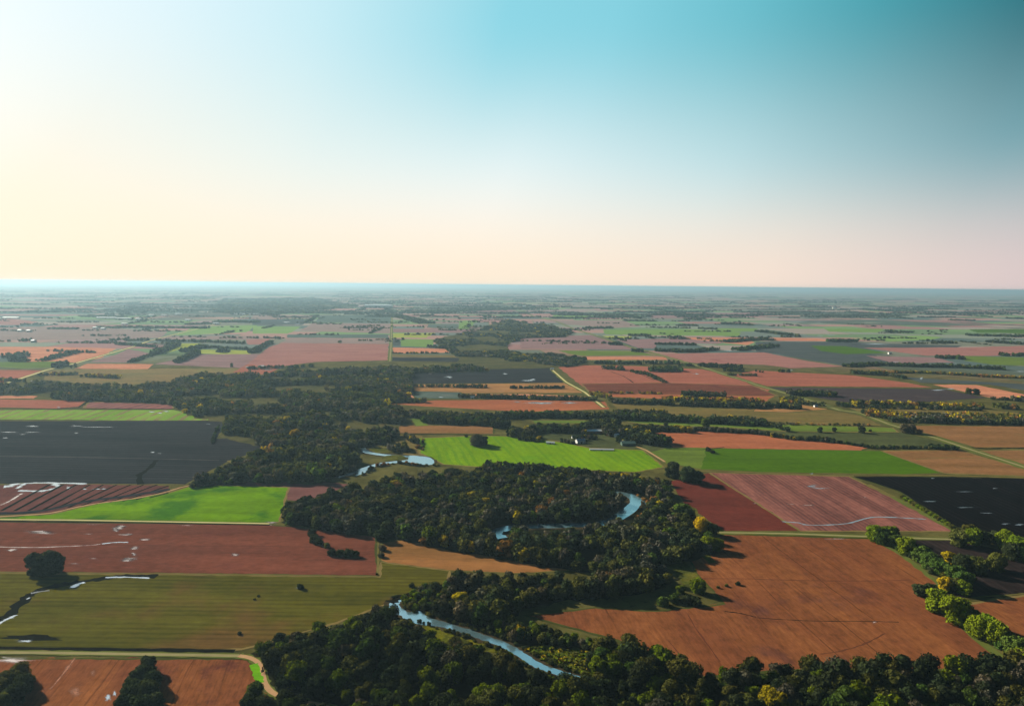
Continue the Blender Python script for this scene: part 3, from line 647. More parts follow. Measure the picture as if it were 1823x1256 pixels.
ribbon('ditch', GL([(1630,817),(1690,814),(1770,817),(1870,818)]), hedgem, 1.4, .5)
ribbon('ditch', GL([(-60,726.5),(101,727.5),(149,727),(310,728)]), ditchm, 3, .4)
ribbon('ditch', GL([(101,727),(141,724),(158,714)]), ditchm, 2.5, .4)
ribbon('ditch', GL([(1090,701),(1045,697)]), hedgem, 2, .3)
ribbon('ditch', GL([(488,624),(560,624.5),(640,626)]), ditchm, 2.0, .8)
ribbon('ditch', GL([(478,611),(560,611),(690,613)]), ditchm, 2.0, .5)
ribbon('ditch', GL([(1087,661),(1110,669),(1128,681)]), ditchm, 2.0, .6)
ribbon('ditch', GL([(1120,667),(1140,666),(1165,676)]), ditchm, 2.0, .6)
road([(-60,706),(20,679),(81,659),(136,646),(237,617),(267,606),(384,577),(410,569),(500,545)], 5, trackf, 9)
road([(694,643),(696,618),(697,592),(698,560),(699,540),(699.5,525)], 2.6, trackm, 9)
road([(1075,725),(1041,698),(1008,680),(983,658)], 3, trackf, 9)
road([(1900,858),(1823,831),(1731,801),(1674,782),(1583,755),(1532,735),(1495,730),(1454,716),(1402,701),(1350,686),(1334,680),(1236,649),(1147,624),(1127,619),(1054,595),(1024,586),(988,571),(950,563),(930,553),(880,535)], 3.2, trackm, 13)
road([(1184,822),(1150,801),(1120,790),(1098,780)], 2, mudm, 4, 'dirt_track')
ribbon('river_bank', GL(smooth_line([(695,1073),(720,1060),(760,1050),(798,1043)])), ditchm, 5, .5)
# ------------------------------------------------------------------ trees
LEAF = leaf_mat('leaves'); LEAFW = leaf_mat('wood_leaves', 'tint')
BARK = plain_mat('bark', (74, 60, 46), .95, .3, .8)

def crown_arrays(nq, size, seed, aspect=.36, low=.18, nl=9, flat=1.0, core=True, skirt=True):
    """crown of a tree one unit tall: leaf clumps spread over overlapping boughs, with gaps"""
    r = np.random.default_rng(seed)
    cz = (1+low)/2; hz_ = (1-low)/2
    L = []
    for i in range(nl):
        a = 2.4*i+r.uniform(-.5, .5); u = (i+.5)/nl; z = 1-1.75*u
        q = math.sqrt(max(.05, 1-z*z))*r.uniform(.40, .78)
        L.append((math.cos(a)*q*aspect, math.sin(a)*q*aspect, cz+z*hz_*.62*flat, aspect*r.uniform(.30, .62)))
    L.append((0, 0, cz+hz_*.25, aspect*.62))
    for i in range(4 if skirt else 0):
        a = 1.57*i+r.uniform(-.5, .5); q = aspect*r.uniform(.35, .55); L.append((math.cos(a)*q, math.sin(a)*q, low+.11, aspect*r.uniform(.42, .55)))
    L = np.array(L)
    wts = L[:, 3]**2; idx = r.choice(len(L), nq*2, p=wts/wts.sum())
    n = r.normal(size=(nq*2, 3)); n /= np.linalg.norm(n, axis=1)[:, None]
    rad = L[idx, 3]*r.uniform(.70, 1.15, nq*2)
    vr = np.array([1, 1, .85])
    p = L[idx, :3]+n*rad[:, None]*vr
    keep = np.ones(nq*2, bool)
    for l in L: keep &= (np.linalg.norm((p-l[:3])/vr, axis=1) > l[3]*.76)
    keep &= (p[:, 2] > low*.7) & ((n[:, 2] > -.55) | (r.random(nq*2) < .4))
    p, n = p[keep][:nq], n[keep][:nq]; k = len(p)
    n = n+r.normal(size=(k, 3))*.48; n /= np.linalg.norm(n, axis=1)[:, None]
    t = np.cross(n, r.normal(size=(k, 3))); t /= np.linalg.norm(t, axis=1)[:, None]; b = np.cross(n, t)
    s = size*r.uniform(.6, 1.25, k)[:, None]
    V = np.stack([p-t*s-b*s*.7, p+t*s*.9-b*s*.8, p+t*s+b*s*.7, p-t*s*.8+b*s*.85], 1).reshape(-1, 3)
    if core:
        # added hidden solids that stop light leaking through the crown's gaps
        cv = []
        for l in L:
            rr = l[3]*.84
            o8 = np.array([(1,0,0),(0,1,0),(-1,0,0),(0,-1,0),(0,0,.8),(0,0,-.8)])*rr*r.uniform(.85, 1.1, (6, 1))+l[:3]
            for a in range(4):
                b_ = (a+1) % 4; m1 = (o8[a]+o8[b_])/2*1.0
                cv.append([o8[a], o8[b_], o8[4], o8[4]*.999+o8[a]*.001]); cv.append([o8[b_], o8[a], o8[5], o8[5]*.999+o8[b_]*.001])
        V = np.concatenate([V, np.array(cv).reshape(-1, 3)])
    V[:, 2] = np.maximum(V[:, 2], 0.01)
    return V.astype(np.float32)

def quads_mesh(name, V, tint=None):
    nv = len(V); nf = nv//4
    me = bpy.data.meshes.new(name)
    me.vertices.add(nv); me.vertices.foreach_set('co', np.ascontiguousarray(V, np.float32).ravel())
    me.loops.add(nv); me.loops.foreach_set('vertex_index', np.arange(nv, dtype=np.int32))
    me.polygons.add(nf); me.polygons.foreach_set('loop_start', np.arange(0, nv, 4, dtype=np.int32)); me.polygons.foreach_set('loop_total', np.full(nf, 4, np.int32))
    if tint is not None:
        at = me.attributes.new('tint', 'FLOAT_COLOR', 'FACE')
        at.data.foreach_set('color', np.concatenate([tint, np.ones((nf, 1))], 1).astype(np.float32).ravel())
    me.update(calc_edges=True); return me

SHAPES = [dict(aspect=.42, low=.06, nl=9), dict(aspect=.50, low=.05, nl=11), dict(aspect=.34, low=.05, nl=9), dict(aspect=.46, low=.08, nl=12), dict(aspect=.38, low=.04, nl=7), dict(aspect=.56, low=.05, nl=13, flat=.9)]
CROWN = []
for i, s in enumerate(SHAPES):
    me = quads_mesh('crown', crown_arrays(2200, .038, 100+i, **s)); me.materials.append(LEAF); CROWN.append(me)
BUSHM = []
for i in range(3):
    me = quads_mesh('foliage', crown_arrays(700, .075, 300+i, aspect=.72, low=.0, nl=8)); me.materials.append(LEAF); BUSHM.append(me)
def trunk_mesh(seed, stem=False):
    r = random.Random(seed); bm = bmesh.new()
    def limb(a, b, r0, r1, seg=7):
        a, b = Vector(a), Vector(b); d = (b-a).normalized(); t = d.orthogonal().normalized(); u = d.cross(t)
        ring = []
        for q, rr in ((a, r0), ((a+b)/2+t*r0*.25, (r0+r1)/2), (b, r1)):
            ring.append([bm.verts.new(q+(t*math.cos(2*math.pi*k/seg)+u*math.sin(2*math.pi*k/seg))*rr) for k in range(seg)])
        for i in range(2):
            for k in range(seg): bm.faces.new([ring[i][k], ring[i][(k+1) % seg], ring[i+1][(k+1) % seg], ring[i+1][k]])
    if stem:
        for k in range(5):
            a = 2*math.pi*k/5; limb((0, 0, -.05), (.3*math.cos(a), .3*math.sin(a), .5), .05, .02, 5)
    else:
        limb((0, 0, -.05), (.01, 0, .42), .034, .022)
        for k in range(5):
            a = 2*math.pi*k/5+r.uniform(-.4, .4); limb((.008, 0, .22+.04*k), (.2*math.cos(a), .2*math.sin(a), .48+.06*k), .014, .005, 5)
    me = bpy.data.meshes.new('stem' if stem else 'trunk'); bm.to_mesh(me); bm.free(); me.materials.append(BARK); return me
TRUNK = [trunk_mesh(k) for k in range(3)]; STEM = [trunk_mesh(9, True)]

TINT = {'dark': (70, 82, 52), 'olive': (108, 110, 50), 'grey': (118, 112, 90), 'bright': (114, 132, 22), 'yellow': (206, 178, 26), 'orange': (170, 122, 60), 'green': (84, 108, 44)}
WORD = {'dark': 'dark green', 'olive': 'olive green', 'grey': 'grey brown', 'bright': 'bright yellow-green', 'yellow': 'golden yellow', 'orange': 'orange brown', 'green': 'mid green'}
def tintof(cls, r=random):
    c = alb(TINT[cls], .40 if cls in ('dark', 'grey', 'olive') else .48); k = r.uniform(.78, 1.25); return (c[0]*k*r.uniform(.9, 1.12), c[1]*k, c[2]*k*r.uniform(.85, 1.1))

NT_ = [0]
def make_tree(x, y, h, r_, cls, label, group=None, kind='tree', z=0.0, shade=1.0):
    i = NT_[0]; NT_[0] += 1
    if kind == 'bush': nm, cat, fo, st, fn, sn = 'bush', 'bush', BUSHM[i % 3], STEM[0], 'foliage', 'stem'; asp = .9
    else:
        v = (2 if 'olive field' in label and 'pool' in label else i*5 % 6); nm, cat, fo, st, fn, sn = 'broadleaf_tree', 'tree', CROWN[v], TRUNK[i % 3], 'crown', 'trunk'; asp = SHAPES[v]['aspect']*1.12
    o = thing(nm, label, cat, (x, y, z), random.uniform(0, 6.28), group)
    sx = r_/asp*random.uniform(.94, 1.06); sy = r_/asp*random.uniform(.94, 1.06)
    o.scale = (sx, sy, h)
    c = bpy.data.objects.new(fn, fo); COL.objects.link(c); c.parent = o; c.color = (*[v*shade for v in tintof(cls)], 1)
    t = bpy.data.objects.new(sn, st); COL.objects.link(t); t.parent = o
    return o

def at_center(px, py, rpx, ratio=1.75):
    "crown centre and half width in the photograph -> ground point, height and radius in metres"
    by = py+rpx*.8
    for _ in range(6):
        gx, gy = G(px, by); D = math.hypot(gx, gy); s = PF/math.hypot(D, CAMH)
        r_ = rpx/s; h = r_*ratio; by = py+h*s*D/math.hypot(D, CAMH)*.48+rpx*.12
    return gx, gy, h, r_

T = at_center
ONE = [
# px, py, half width px, class, kind, label
(66,1005,14,'dark','tree','dark round tree at the left of the clump by the pool in the olive field'),
(86,1005,15,'dark','tree','dark tree in the middle of the clump by the pool in the olive field'),
(101,1006,11,'dark','tree','smaller dark tree at the right of the clump by the olive field pool'),
(264,1184,13,'dark','tree','topmost dark tree of the tall clump in the bottom left brown field'),
(250,1205,15,'dark','tree','dark tree just below the top of the clump in the bottom left field'),
(272,1211,13,'dark','tree','dark tree on the right flank of the clump in the bottom left field'),
(236,1230,16,'dark','tree','dark tree on the left flank of the clump beside the white pool'),
(262,1233,17,'dark','tree','dark tree in the heart of the clump in the bottom left field'),
(222,1256,16,'dark','tree','lowest left tree of the clump beside the white pool'),
(250,1260,17,'dark','tree','lowest middle tree of the clump in the bottom left field'),
(277,1250,14,'dark','tree','lowest right tree of the clump in the bottom left field'),
(38,1197,12,'olive','tree','sunlit olive tree at the top of the clump in the bottom left corner'),
(18,1210,13,'olive','tree','olive tree on the upper left slope of the corner clump'),
(44,1216,13,'dark','tree','dark tree on the right side of the corner clump'),
(3,1226,13,'olive','tree','olive tree at the left frame edge in the corner clump'),
(28,1238,15,'dark','tree','dark tree low in the middle of the corner clump'),
(6,1252,14,'olive','tree','lowest olive tree in the bottom left corner clump'),
(455,1232,14,'green','tree','round green tree at the bend of the pale track'),
(444,1252,14,'dark','tree','dark tree below the round one at the track bend'),
(466,1253,12,'dark','tree','small dark tree touching the pale track at the bottom edge'),
(556,947,10,'dark','bush','dark bush at the top of the row entering the red-brown field'),
(560,957,11,'dark','bush','dark bush second from the top of the row in the red-brown field'),
(567,963,9,'dark','bush','dark bush third from the top of the row in the red-brown field'),
(583,970,7,'olive','bush','small olive bush between the bush row and the dark thicket'),
(590,983,9,'dark','bush','left end bush of the flat dark thicket in the red-brown field'),
(604,983,10,'dark','bush','second bush from left in the flat dark thicket'),
(619,984,10,'dark','bush','third bush from left in the flat dark thicket'),
(633,985,9,'dark','bush','right end bush of the flat dark thicket'),
(678,951,11,'dark','tree','dark tree at the head of the field line beside the tan field'),
(681,974,8,'grey','bush','grey bush halfway down the field line beside the tan field'),
(679,987,7,'grey','bush','lower grey bush on the field line beside the tan field'),
(671,1021,3,'dark','bush','tiny dark bush at the corner of the red-brown field'),
(535,1043,7,'dark','bush','low dark bush standing alone in the olive field'),
(733,1041,6,'dark','bush','low dark bush near the right end of the olive field'),
(453,1066,2.5,'dark','bush','tiny dark shrub left of a pair in the olive field'),
(460,1060,2.5,'dark','bush','tiny dark shrub right of a pair in the olive field'),
(426,1126,4,'dark','bush','small dark bush on the olive field edge above the wood corner'),
(1243,1042,13,'bright','tree','round bright yellow-green tree alone at the edge of the brown field'),
(1211,1048,8,'bright','tree','small slim yellow-green tree left of the round bright one'),
(1180,1069,12,'green','bush','left bush of the oval thicket below the bright round tree'),
(1200,1064,12,'green','bush','second bush of the oval thicket below the bright round tree'),
(1221,1066,12,'dark','bush','third bush of the oval thicket below the bright round tree'),
(1240,1070,11,'dark','bush','right bush of the oval thicket below the bright round tree'),
(1278,1044,4,'olive','bush','low weedy olive bush at the start of the strip in the brown field'),
(1293,1041,4,'olive','bush','low weedy olive bush midway along the strip in the brown field'),
(1314,1038,5,'dark','bush','dark bush at the right end of the strip in the brown field'),
(820,1065,13,'yellow','tree','golden yellow tree above the lower river bend'),
(1247,935,14,'yellow','tree','yellow tree where the farm lane meets the wood'),
(1262,966,13,'bright','tree','bright green tree casting a long shadow below the farm lane'),
(1277,968,11,'bright','tree','bright green tree just right of the one below the farm lane'),
(1238,967,12,'dark','tree','dark tree left of the bright pair below the farm lane'),
(1214,910,16,'green','tree','large green tree on the wood edge beside the maroon field'),
(1203,922,11,'olive','tree','olive tree below the large one beside the maroon field'),
(1225,918,13,'dark','tree','dark tree right of the large one beside the maroon field'),
(1268,940,11,'olive','tree','olive tree right of the yellow one at the farm lane'),
(1262,955,10,'green','tree','green tree between the yellow tree and the bright pair'),
(1198,834,15,'dark','tree','dark tree left of the thicket at the corner of the bright green field'),
(1224,843,15,'dark','tree','dark tree in the thicket above the rose coloured field'),
(1242,848,11,'dark','tree','small dark tree at the right of the thicket above the rose field'),
(1261,799,6,'dark','bush','dark bush where two green fields meet the orange one'),
(1268,803,5,'dark','bush','small dark bush just below another where two green fields meet'),
(848,781,12,'grey','tree','grey-green tree standing in the bright striped green field'),
(860,782,9,'dark','tree','dark tree right beside the grey one in the striped green field'),
(526,772,10,'yellow','tree','golden tree standing out of the dark western wood'),
(744,794,6,'orange','bush','rusty bush on the left edge of the striped green field'),
(830,775,4,'olive','bush','olive bush at the top edge of the striped green field'),
(1256,751,8,'bright','tree','bright yellow-green tree in the long green strip'),
(1186,754,5,'dark','bush','dark bush at the left part of the long green strip'),
(1460,764,5,'dark','tree','first dark tree on the line between two green fields'),
(1485,764,4,'dark','tree','second dark tree on the line between two green fields'),
(1534,764,6,'dark','tree','third and largest dark tree on the line between two green fields'),
(1549,766,3,'dark','bush','small dark bush right of the largest tree on the green field line'),
(1611,762,8,'grey','tree','grey brown tree by the grassy road'),
(1622,763,8,'grey','tree','grey brown tree right of its twin by the grassy road'),
(1637,768,6,'orange','bush','rusty bush at the right end of the pair by the grassy road'),
(1724,696,5,'olive','tree','olive tree left of a pair in the pale red field'),
(1737,697,5,'dark','tree','dark tree right of a pair in the pale red field'),
# hedgerow down the right hand side
(1557,950,13,'bright','tree','yellow-green tree at the upper end of the right hand hedgerow by the lane'),
(1583,949,13,'bright','tree','yellow-green tree second from the lane in the right hand hedgerow'),
(1572,958,11,'green','tree','green tree between the first two of the right hand hedgerow'),
(1592,962,11,'green','tree','green tree under the second of the right hand hedgerow'),
(1612,972,14,'bright','tree','tall yellow-green tree below the lane in the right hand hedgerow'),
(1640,987,13,'green','tree','mid green tree at the top of the dark part of the hedgerow'),
(1654,998,12,'green','tree','mid green tree next down in the dark part of the hedgerow'),
(1672,1009,13,'green','tree','mid green tree along the brown field in the dark part of the hedgerow'),
(1664,1001,11,'dark','tree','dark tree squeezed between green ones in the hedgerow'),
(1698,1020,14,'green','tree','large green tree in the dark part of the hedgerow'),
(1716,1034,14,'green','tree','large green tree above the bright one in the hedgerow'),
(1690,993,10,'yellow','tree','yellow tree rising behind the dark part of the hedgerow'),
(1712,1003,12,'dark','tree','dark tree right of the yellow one behind the hedgerow'),
(1742,1007,13,'olive','tree','olive tree between dark ones behind the hedgerow'),
(1773,1001,14,'olive','tree','broad olive tree at the right end behind the hedgerow'),
(1727,1000,10,'dark','tree','small dark tree between olive ones behind the hedgerow'),
(1681,1040,11,'yellow','tree','golden tree where the hedgerow juts into the brown field'),
(1715,1046,11,'bright','tree','bright green tree right of the golden one in the hedgerow'),
(1700,1042,10,'olive','tree','olive tree between the golden and bright ones in the hedgerow'),
(1638,1050,10,'dark','tree','dark tree at the tip of the hedgerow spur in the brown field'),
(1655,1050,10,'dark','tree','dark tree behind the tip of the hedgerow spur'),
(1670,1070,18,'bright','tree','big round bright tree below the hedgerow spur'),
(1700,1087,21,'bright','tree','biggest round bright tree in the lower hedgerow'),
(1729,1100,13,'green','tree','small round green tree below the biggest in the lower hedgerow'),
(1738,1118,15,'bright','tree','bright tree in the thick lower part of the hedgerow'),
(1757,1116,16,'bright','tree','bright tree behind others in the thick lower part of the hedgerow'),
(1772,1128,17,'bright','tree','large bright tree at the centre of the thick lower hedgerow'),
(1790,1134,13,'green','tree','green tree behind the thick lower hedgerow'),
(1805,1156,17,'green','tree','round green tree near the lower end of the hedgerow'),
(1822,1178,17,'bright','tree','bright tree at the lower end of the hedgerow by the frame'),
(1800,1182,12,'bright','bush','bright low bush at the lower corner of the brown field'),
# beside the black field
(1706,958,13,'olive','tree','olive tree at the end of the lane below the black field'),
(1732,955,13,'bright','tree','bright tree at the end of the lane below the black field'),
(1724,943,10,'olive','tree','olive tree above the lane end at the black field'),
(1750,957,11,'dark','tree','dark tree right of the bright one at the lane end'),
(1768,956,10,'dark','tree','second dark tree right of the lane end'),
(1790,961,13,'bright','tree','bright tree left of the pair at the right frame edge'),
(1814,971,14,'bright','tree','bright tree at the right frame edge below the black field'),
(1800,982,13,'dark','tree','dark tree under the bright ones at the right frame edge'),
(1820,987,12,'green','tree','lowest green tree at the right frame edge below the black field'),
]
for i in range(13):   # small bushes along the edge of the black field
    t = i/12; ONE.append((1606+t*88, 883+t*53, 5.2, 'bright' if i % 3 else 'olive', 'bush', None))
for i, (px, py, rp) in enumerate([(1600,975,6),(1626,988,8),(1634,994,7),(1648,1006,8),(1660,1015,8),(1682,1024,8),(1692,1030,8),(1705,1040,7),(1664,1056,8),(1684,1066,8),(1690,1090,8),(1714,1104,9),(1726,1112,9),(1748,1128,9),(1760,1136,9),(1782,1148,9),(1792,1152,8),(1812,1168,8)]):
    gx, gy, h, r_ = T(px, py, rp, 1.2); make_tree(gx, gy, h, r_, ('green', 'dark', 'olive')[i % 3], f"low {WORD[('green', 'dark', 'olive')[i % 3]]} shrub filling the right hand hedgerow {'above' if py < 1045 else 'below'} its spur", 'shrubs filling the right hand hedgerow', 'bush')
NB = 0
for px, py, rp, cls, kind, lab in ONE:
    gx, gy, h, r_ = T(px, py, rp, 2.4 if lab and 'pool in the olive field' in lab or lab and 'olive field pool' in lab else 1.9 if kind == 'tree' else 1.05)
    if lab is None:
        NB += 1; pos_ = 'upper third' if NB <= 4 else 'middle' if NB <= 9 else 'lower end'
        make_tree(gx, gy, h, r_, cls, f'small {WORD[cls]} bush in the {pos_} of the bush row along the black field', 'bushes along the black field', kind)
    else: make_tree(gx, gy, h, r_, cls, lab, None, kind)

# ------------------------------------------------------------------ woods: where the trees stand
def inside(poly, xs, ys):
    c = np.zeros(len(xs), bool); n = len(poly); j = n-1
    for i in range(n):
        xi, yi = poly[i]; xj, yj = poly[j]
        if yi != yj:
            hit = ((yi > ys) != (yj > ys)) & (xs < (xj-xi)*(ys-yi)/(yj-yi)+xi); c ^= hit
        j = i
    return c
def seg_dist(line, xs, ys):
    d = np.full(len(xs), 1e9)
    for (ax, ay), (bx, by) in zip(line[:-1], line[1:]):
        vx, vy = bx-ax, by-ay; L = vx*vx+vy*vy+1e-9
        t = np.clip(((xs-ax)*vx+(ys-ay)*vy)/L, 0, 1); d = np.minimum(d, np.hypot(xs-ax-t*vx, ys-ay-t*vy))
    return d
KEEP_CLEAR = [(GL(smooth_line([(425,1167),(445,1171),(460,1180),(466,1195),(470,1212),(482,1230),(510,1243),(560,1253),(620,1270)])), 6),
              (GL([(-120,1160),(425,1167)]), 7), (GL([(1280,947.5),(1700,960)]), 6)]+[(g, h+2.5) for g, h in riv_g]
OPEN = [GL(p) for p in ([(950,1184),(1030,1211),(1044,1232),(1000,1228),(955,1208),(928,1186)], [(745,1114),(770,1108),(840,1129),(890,1145),(912,1160),(850,1160),(780,1140)], [(700,1237),(860,1215),(950,1228),(880,1252),(740,1256)], [(1066,871),(1110,872),(1150,880),(1162,902),(1128,936),(1092,952),(1064,946),(1098,918),(1110,898)], [(874,928),(908,926),(912,988),(880,978)], [(905,936),(960,932),(1040,930),(1100,932),(1098,946),(1040,950),(960,952),(905,954)], [(1040,980),(1075,985),(1060,1002),(1030,995)], [(690,1092),(718,1082),(760,1094),(900,1150),(880,1168),(800,1148),(735,1126)],
    [(580,752),(640,748),(650,756),(600,762)], [(430,676),(520,672),(530,678),(440,684)], [(480,700),(600,697),(640,702),(560,706)], [(975,870),(1000,865),(1010,871),(985,877)], [(600,985),(610,985),(610,990)], [(1185,1025),(1215,1035),(1200,1048)])]
def scatter(poly, sp, jit=.42):
    "points in a ground polygon about sp apart (more where it is far away)"
    xs0, ys0 = [p[0] for p in poly], [p[1] for p in poly]
    gx, gy = np.meshgrid(np.arange(min(xs0), max(xs0), sp), np.arange(min(ys0), max(ys0), sp))
    gx[1::2] += sp/2
    x = gx.ravel()+rng.normal(0, sp*jit*.6, gx.size); y = gy.ravel()+rng.normal(0, sp*jit*.6, gx.size)
    k = inside(poly, x, y)
    for o in OPEN: k &= ~inside(o, x, y)
    for ln, d in KEEP_CLEAR: k &= seg_dist(ln, x, y) > d
    return x[k], y[k]
MIX = {'main': [('dark', 40), ('grey', 28), ('olive', 27), ('green', 5), ('bright', 1.2), ('yellow', 1.3), ('orange', 1.2)],
       'near': [('dark', 44), ('olive', 26), ('green', 12), ('grey', 9), ('bright', 9), ('yellow', 1)],
       'west': [('dark', 42), ('grey', 28), ('olive', 25), ('orange', 1.5), ('yellow', 1.2), ('green', 4)],
       'belt': [('dark', 70), ('olive', 15), ('green', 15)], 'autumn': [('yellow', 34), ('orange', 28), ('olive', 22), ('dark', 16)],
       'rust': [('olive', 40), ('yellow', 22), ('orange', 18), ('grey', 20)], 'mixed': [('dark', 45), ('olive', 25), ('grey', 20), ('yellow', 3)]}
def hashn(x, y, s):
    return .5+.25*math.sin(x/s+1.3*math.sin(y/s*.7))+.25*math.sin(y/s*1.1+2.1+1.7*math.sin(x/s*.6))
def pick(mix, x, y):
    a = hashn(x, y, 26.)**2*1.6; b_ = hashn(x+300, y-200, 60.); names = [m_ for m_, _ in MIX[mix]]; w_ = [q*(2.6*a if m_ in ('yellow', 'orange', 'bright') else (.25+1.8*b_) if m_ == 'grey' else (2.-1.8*b_) if m_ == 'olive' else 1) for m_, q in MIX[mix]]
    return random.choices(names, w_)[0]

CAND = []   # x, y, h, r, class, site
def wood(key, sp, hr, mix, rr=(.40, .56)):
    x, y = scatter(GL(WOODS_PX[key]), sp)
    for a, b in zip(x, y):
        q = .72+.5*hashn(a+50, b, 22.)
        if key == 'west' and hashn(a*.55, b*1.2, 44.)*.65+hashn(a*1.3+90, b*2.4, 50.)*.35 < .41: continue
        if key in ('mid_north', 'north') and hashn(a*.5, b*.6, 60.)*.6+hashn(a*1.6+90, b*1.3, 60.)*.4 < (.49 if key == 'mid_north' else .56): continue
        h = random.uniform(*hr)*q*(1.0 if random.random() > .12 else .62); cl = pick(mix, a, b)
        if key in ('bottom', 'far_bank') and b < 560 and a > -70 and random.random() < .3: cl = 'bright'
        CAND.append((a, b, h, max(h*random.uniform(*rr), sp*.5), cl, key))
wood('bend_bank', 7, (5, 10), 'near'); wood('riverside', 7.5, (6, 10), 'near'); wood('bend_row', 10.5, (13, 17), 'main'); wood('inner_row', 10.5, (13, 18), 'main'); wood('main', 12, (12, 19), 'main'); wood('bottom', 9.2, (8, 19), 'near'); wood('far_bank', 9.5, (10, 19), 'near'); wood('bottom_right', 9.5, (8, 19), 'near')
wood('west', 14, (13, 20), 'west'); wood('mid_north', 19, (9, 15), 'mixed', (.6, .85)); wood('north', 80, (12, 18), 'belt', (1.3, 1.9))

